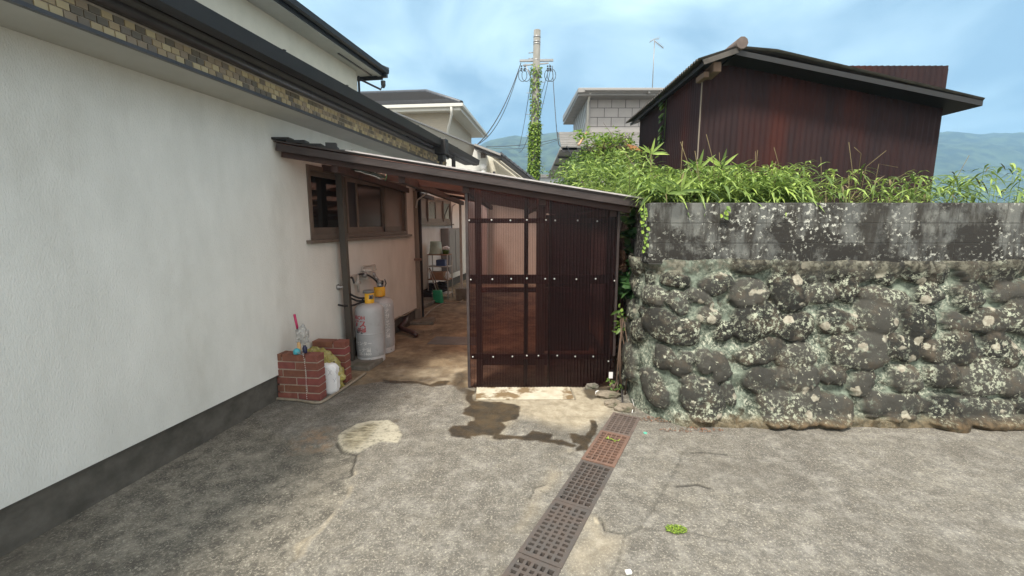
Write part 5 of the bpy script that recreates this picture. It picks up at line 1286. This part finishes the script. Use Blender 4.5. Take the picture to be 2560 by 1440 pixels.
# antenna on it
an = thing('tv_antenna', 'thin rooftop television antenna on a tall mast above the grey house', 'antenna', (P(1631, 218, 17).x, 17, zr1 + .06))
AZ = P(1631, 100, 17).z - zr1 - .06
q = MB(); q.tube([(0, 0, .15), (0, 0, AZ)], .016, 6); q.build('mast', M['steel'], an)
q = MB()
for a in (-.16, .02, .16): q.tube([(a, .1 * (1 if a > 0 else -1), 0), (a * .6, 0, .25), (0, 0, .38)], .012, 5)
q.build('stand', M['steel'], an)
q = MB(); q.tube([(-.18, 0, AZ - .08), (0, 0, AZ + .03), (.17, 0, AZ + .04)], .014, 5)
for k in range(6): q.tube([(-.16 + k * .065, -.1, AZ - .06 + k * .022), (-.16 + k * .065, .1, AZ + .07 + k * .02)], .006, 4)
q.build('upper_array', M['steel'], an)
q = MB(); q.tube([(0, 0, AZ - .03), (.34, 0, AZ - .28)], .016, 5)
for k in range(7): q.tube([(.04 + k * .045, -.12, AZ - .06 - k * .033), (.04 + k * .045, .12, AZ - .06 - k * .033)], .006, 4)
q.build('lower_array', M['steel'], an)

# ------------------------------------------------------------------ beige house at the left behind
bh = thing('beige_house', 'beige sided house with dark tiled hip roof and white gutters', 'house', (-2.6, 18, 0), 0)
BO = Vector((-2.6, 18, 0)); dB = Vector((.105, 1, 0)).normalized(); nB = Vector((dB.y, -dB.x, 0))
def BP(u, v, z): p = Vector((-1.98, 17.5, 0)) + nB * u + dB * v; return Vector((p.x, p.y, z)) - BO
def bhex(q, u0, u1, v0, v1, z0, z1): q.hex([BP(u0, v0, z0), BP(u1, v0, z0), BP(u1, v1, z0), BP(u0, v1, z0), BP(u0, v0, z1), BP(u1, v0, z1), BP(u1, v1, z1), BP(u0, v1, z1)])
EZ = 6.05
q = MB(); bhex(q, -8.5, -.62, .62, 5.2, 0, EZ - .05); q.build('wall', M['bhwall'], bh)
q = MB(); bhex(q, -9.0, -.02, .02, 5.85, EZ - .06, EZ - .02); q.build('soffit', M['bwhite'], bh)
q = MB(); bhex(q, -9.1, -.0, -.0, .02, EZ - .14, EZ + .06); bhex(q, -.02, 0, .0, 5.85, EZ - .14, EZ + .06)
bhex(q, -9.1, .1, -.12, -.001, EZ - .02, EZ + .10); bhex(q, .001, .12, -.1, 5.9, EZ - .02, EZ + .10); q.build('gutter', M['bwhite'], bh, bevel=.02)
q = MB(); q.tube([BP(-.35, -.08, EZ - .02), BP(-.35, .0, EZ - .25), BP(-.66, .54, EZ - .75), BP(-.66, .54, 1)], .05, 8); q.build('downpipe', M['bwhite'], bh)
q = MB(); e_ = EZ + .08
A0, A1, A2, A3 = BP(-9, 0, e_), BP(.03, 0, e_), BP(.03, 5.85, e_), BP(-9, 5.85, e_)
R1, R2 = BP(-2.2, 2.9, e_ + 1.3), BP(-7, 2.9, e_ + 1.3)
q.add([A0, A1, A2, A3, R1, R2], [(0, 1, 4, 5), (1, 2, 4), (2, 3, 5, 4), (3, 0, 5), (3, 2, 1, 0)])
for k in range(11):
    t = k / 11
    p0, p1 = A0.lerp(R2, t), A1.lerp(R1, t); q.beam(p0 + Vector((0, 0, .03)), p1 + Vector((0, 0, .03)), .05, .05)
    p0, p1 = A1.lerp(R1, t), A2.lerp(R1, t); q.beam(p0 + Vector((0, 0, .03)), p1 + Vector((0, 0, .03)), .05, .05)
q2 = MB()
for k in range(12):
    t = (k + .3) / 12
    for (a, b_, c__, d__) in ((A0, R2, A1, R1), (A1, R1, A2, R1)):
        p0, p1 = a.lerp(b_, t), c__.lerp(d__, t); q2.beam(p0 + Vector((0, 0, .055)), p1 + Vector((0, 0, .055)), .03, .05)
q2.build('tile_courses', M['fascia'], bh, fix=True)
q.tube([A1 + Vector((0, 0, .05)), R1 + Vector((0, 0, .06)), R2 + Vector((0, 0, .06))], .09, 8)
q.build('roof', M['rooftile'], bh, fix=True)

# ------------------------------------------------------------------ utility pole
pb_, pt_ = P(1334, 448, 17), P(1343, 76, 17)
dirp = (pt_ - pb_); base = pb_ - dirp * (pb_.z / dirp.z)
up_ = thing('utility_pole', 'tall concrete utility pole wrapped in green creeper with cable loops', 'utility pole', tuple(base))
def UP(z, a=0): p = base + dirp * (z / dirp.z); return p - base + Vector((a, 0, 0))
zt = pt_.z
q = MB(); q.tube([UP(0), UP(zt * .5), UP(zt)], [.19, .155, .125], 18); q.build('shaft', M['greytile'], up_)
q = MB()
for k, zz in enumerate((zt - .25, zt - .42, zt - .5, zt - 1.05, zt - 1.35)): q.tube([UP(zz), UP(zz + .045)], .133, 16)
q.build('band', M['steel'], up_)
q = MB()
for k in range(13):
    zz = 2.6 + k * .38; sd_ = 1 if k % 2 else -1; q.tube([UP(zz, .12 * sd_), UP(zz, .34 * sd_)], .010, 5)
for zz in (zt - .95, zt - .75): q.tube([UP(zz, -.1), UP(zz - .02, -.30)], .016, 5)
q.build('step_bolt', M['steel'], up_)
za = P(1343, 152, 17).z
q = MB(); q.beam(UP(za, -.62), UP(za + .02, .62), .08, .07); q.beam(UP(za - .16, -.5), UP(za - .08, .45), .05, .04); q.tube([UP(za - .1, -.42), UP(za - .75, -.12)], .018, 5); q.build('crossarm', M['steel'], up_)
q = MB()
for a0 in (-.55, -.42, .42, .52):
    for k in range(3): q.lathe([(.0001, 0), (.03, .02), (.03, .05), (.0001, .07)], tuple(UP(za - .22 - k * .08, a0)), 8)
    cc = UP(za - .45, a0 + .05)
    q.tube([cc + Vector((.16 * math.cos(t), 0, .22 * math.sin(t) - .05)) for t in np.linspace(0, 6.28, 14)], .012, 5)
q.build('cable_loop', M['wire'], up_)
q = MB()
for i in range(5600):
    zz = random.uniform(2.0, 7.35); dens = 1 if zz < 5.3 else .28
    if random.random() > dens: continue
    a = random.uniform(0, 6.28); rr_ = .15 + abs(random.gauss(0, 'x' if 0 else (.02 if zz > 5.3 else .04)))
    p = UP(zz) + Vector((rr_ * math.cos(a), rr_ * math.sin(a), 0))
    q.leaf(p, Vector((math.cos(a), math.sin(a), -.5)) + noisev(.5), (math.cos(a), math.sin(a), .5), .08, .06, .2, True)
for i in range(40):
    t = random.random(); p = UP(3.4 + t * .5, .25 + .1 * t); q.leaf(p + noisev(.06), noisev(1), (0, 0, 1), .06, .045, .2, True)
q.build('creeper', M['yleaf'], up_)
def wire(name, label, pts, r_=.012, sag=.2, grp='overhead cables'):
    q = MB(); out_ = []
    for i in range(len(pts) - 1):
        out_ += hosepts(pts[i], pts[i + 1], sag, 14)
    q.tube(out_, r_, 5, cap=False); tag(q.build(name, M['wire']), label, 'cable', grp)
W_ = lambda a, bb, Yd: P(a, bb, Yd)
wire('overhead_cable', 'upper of two cables dropping from the pole to the annex roof on the left', [W_(1302, 158, 17), W_(1193, 362, 12.9)], .016, .35)
wire('overhead_cable', 'lower of the two cables dropping from the pole to the annex roof on the left', [W_(1300, 164, 17), W_(1196, 360, 12.9)], .012, .5)
wire('overhead_cable', 'thin cable hanging left of the pole down toward the hills', [W_(1328, 198, 17), W_(1297, 370, 40)], .014, .3)
wire('overhead_cable', 'thin cable leaving the pole low on its left side toward the hills', [W_(1334, 300, 17), W_(1296, 380, 40)], .014, .4)
wire('overhead_cable', 'cable hanging from the right crossarm down to the grey house eave', [W_(1381, 165, 17), W_(1391, 318, 16), W_(1396, 350, 15.5)], .013, .08)
wire('overhead_cable', 'cable curving along the lower verge of the grey house', [W_(1394, 330, 15.6), W_(1398, 362, 15.2), W_(1418, 365, 14.5), W_(1445, 406, 14.5)], .016, .12)
wire('overhead_cable', 'cable from the right crossarm passing close behind the pole', [W_(1375, 160, 17), W_(1350, 245, 17.4)], .01, .05)
wire('overhead_cable', 'cable from the right crossarm running farther down behind the pole', [W_(1378, 165, 17), W_(1350, 290, 17.4)], .01, .05)
wire('overhead_cable', 'upper far cable crossing the hills behind the pole', [W_(1215, 366, 60), W_(1395, 347, 60)], .04, .3)
wire('overhead_cable', 'lower far cable crossing the hills behind the pole', [W_(1215, 368, 60), W_(1395, 350, 60)], .03, .6)
# small far house by the grey eave
fh = thing('far_house', 'small pale far house roof low between the pole and the grey house', 'house', tuple(P(1370, 450, 45) * Vector((1, 1, 0)) if False else (P(1370, 450, 45).x, 45, 0)))
q = MB(); z_ = P(1370, 437, 45).z; q.bx(-1.6, 1.8, 0, 6, 0, z_ - .3); q.build('wall', M['gwall2'], fh); q = MB(); q.bx(-1.9, 2.1, -.4, 6.4, z_ - .3, z_); q.build('roof', M['groof'], fh)

# ------------------------------------------------------------------ hills
NXh, NYh = 260, 40
hx_ = np.linspace(-1500, 1500, NXh); hv = np.linspace(0, 1, NYh)
XX, VV = np.meshgrid(hx_, hv)
ridge_px = [(-2500, 330), (700, 345), (1190, 368), (1225, 352), (1262, 346), (1282, 342), (1300, 349), (1335, 349), (1380, 338), (1400, 333), (1500, 330), (1800, 340), (4000, 330)]
YH = 900.0
rx_ = [(a - 1280) / 1123.0 * YH for a, bb in ridge_px]; rz_ = [P(1280, bb, YH).z for a, bb in ridge_px]
ridge = np.interp(hx_, rx_, rz_)
ZZ = ridge[None, :] * (1 - (1 - VV) ** 1.5) + fbm(XX / 60, VV * 6, 5) * 14 * np.clip(VV * 3, 0, 1) * np.clip((1.02 - VV) * 4, .25, 1) + fbm(XX / 9, VV * 40, 3) * 3.5
YY = YH - 420 * (1 - VV) + fbm(XX / 80, VV * 3, 3) * 30
ZZ = np.where(VV == 0, -3, ZZ)
tag(link('hills', grid_mesh('hills', XX, YY, ZZ), M['forest']), kind='structure')

# ------------------------------------------------------------------ haze in the air
q = MB(); q.bx(-1600, 1600, -70, 1050, -5, 230)
hz = bpy.data.materials.new('haze'); hz.use_nodes = True
T = hz.node_tree; T.nodes.remove(T.nodes['Principled BSDF'])
pv = T.nodes.new('ShaderNodeVolumePrincipled'); pv.inputs['Color'].default_value = (.40, .70, 1, 1); pv.inputs['Density'].default_value = .0008; pv.inputs['Anisotropy'].default_value = 0.1
T.links.new(pv.outputs[0], T.nodes['Material Output'].inputs['Volume'])
tag(q.build('haze', hz, fix=True), kind='stuff')
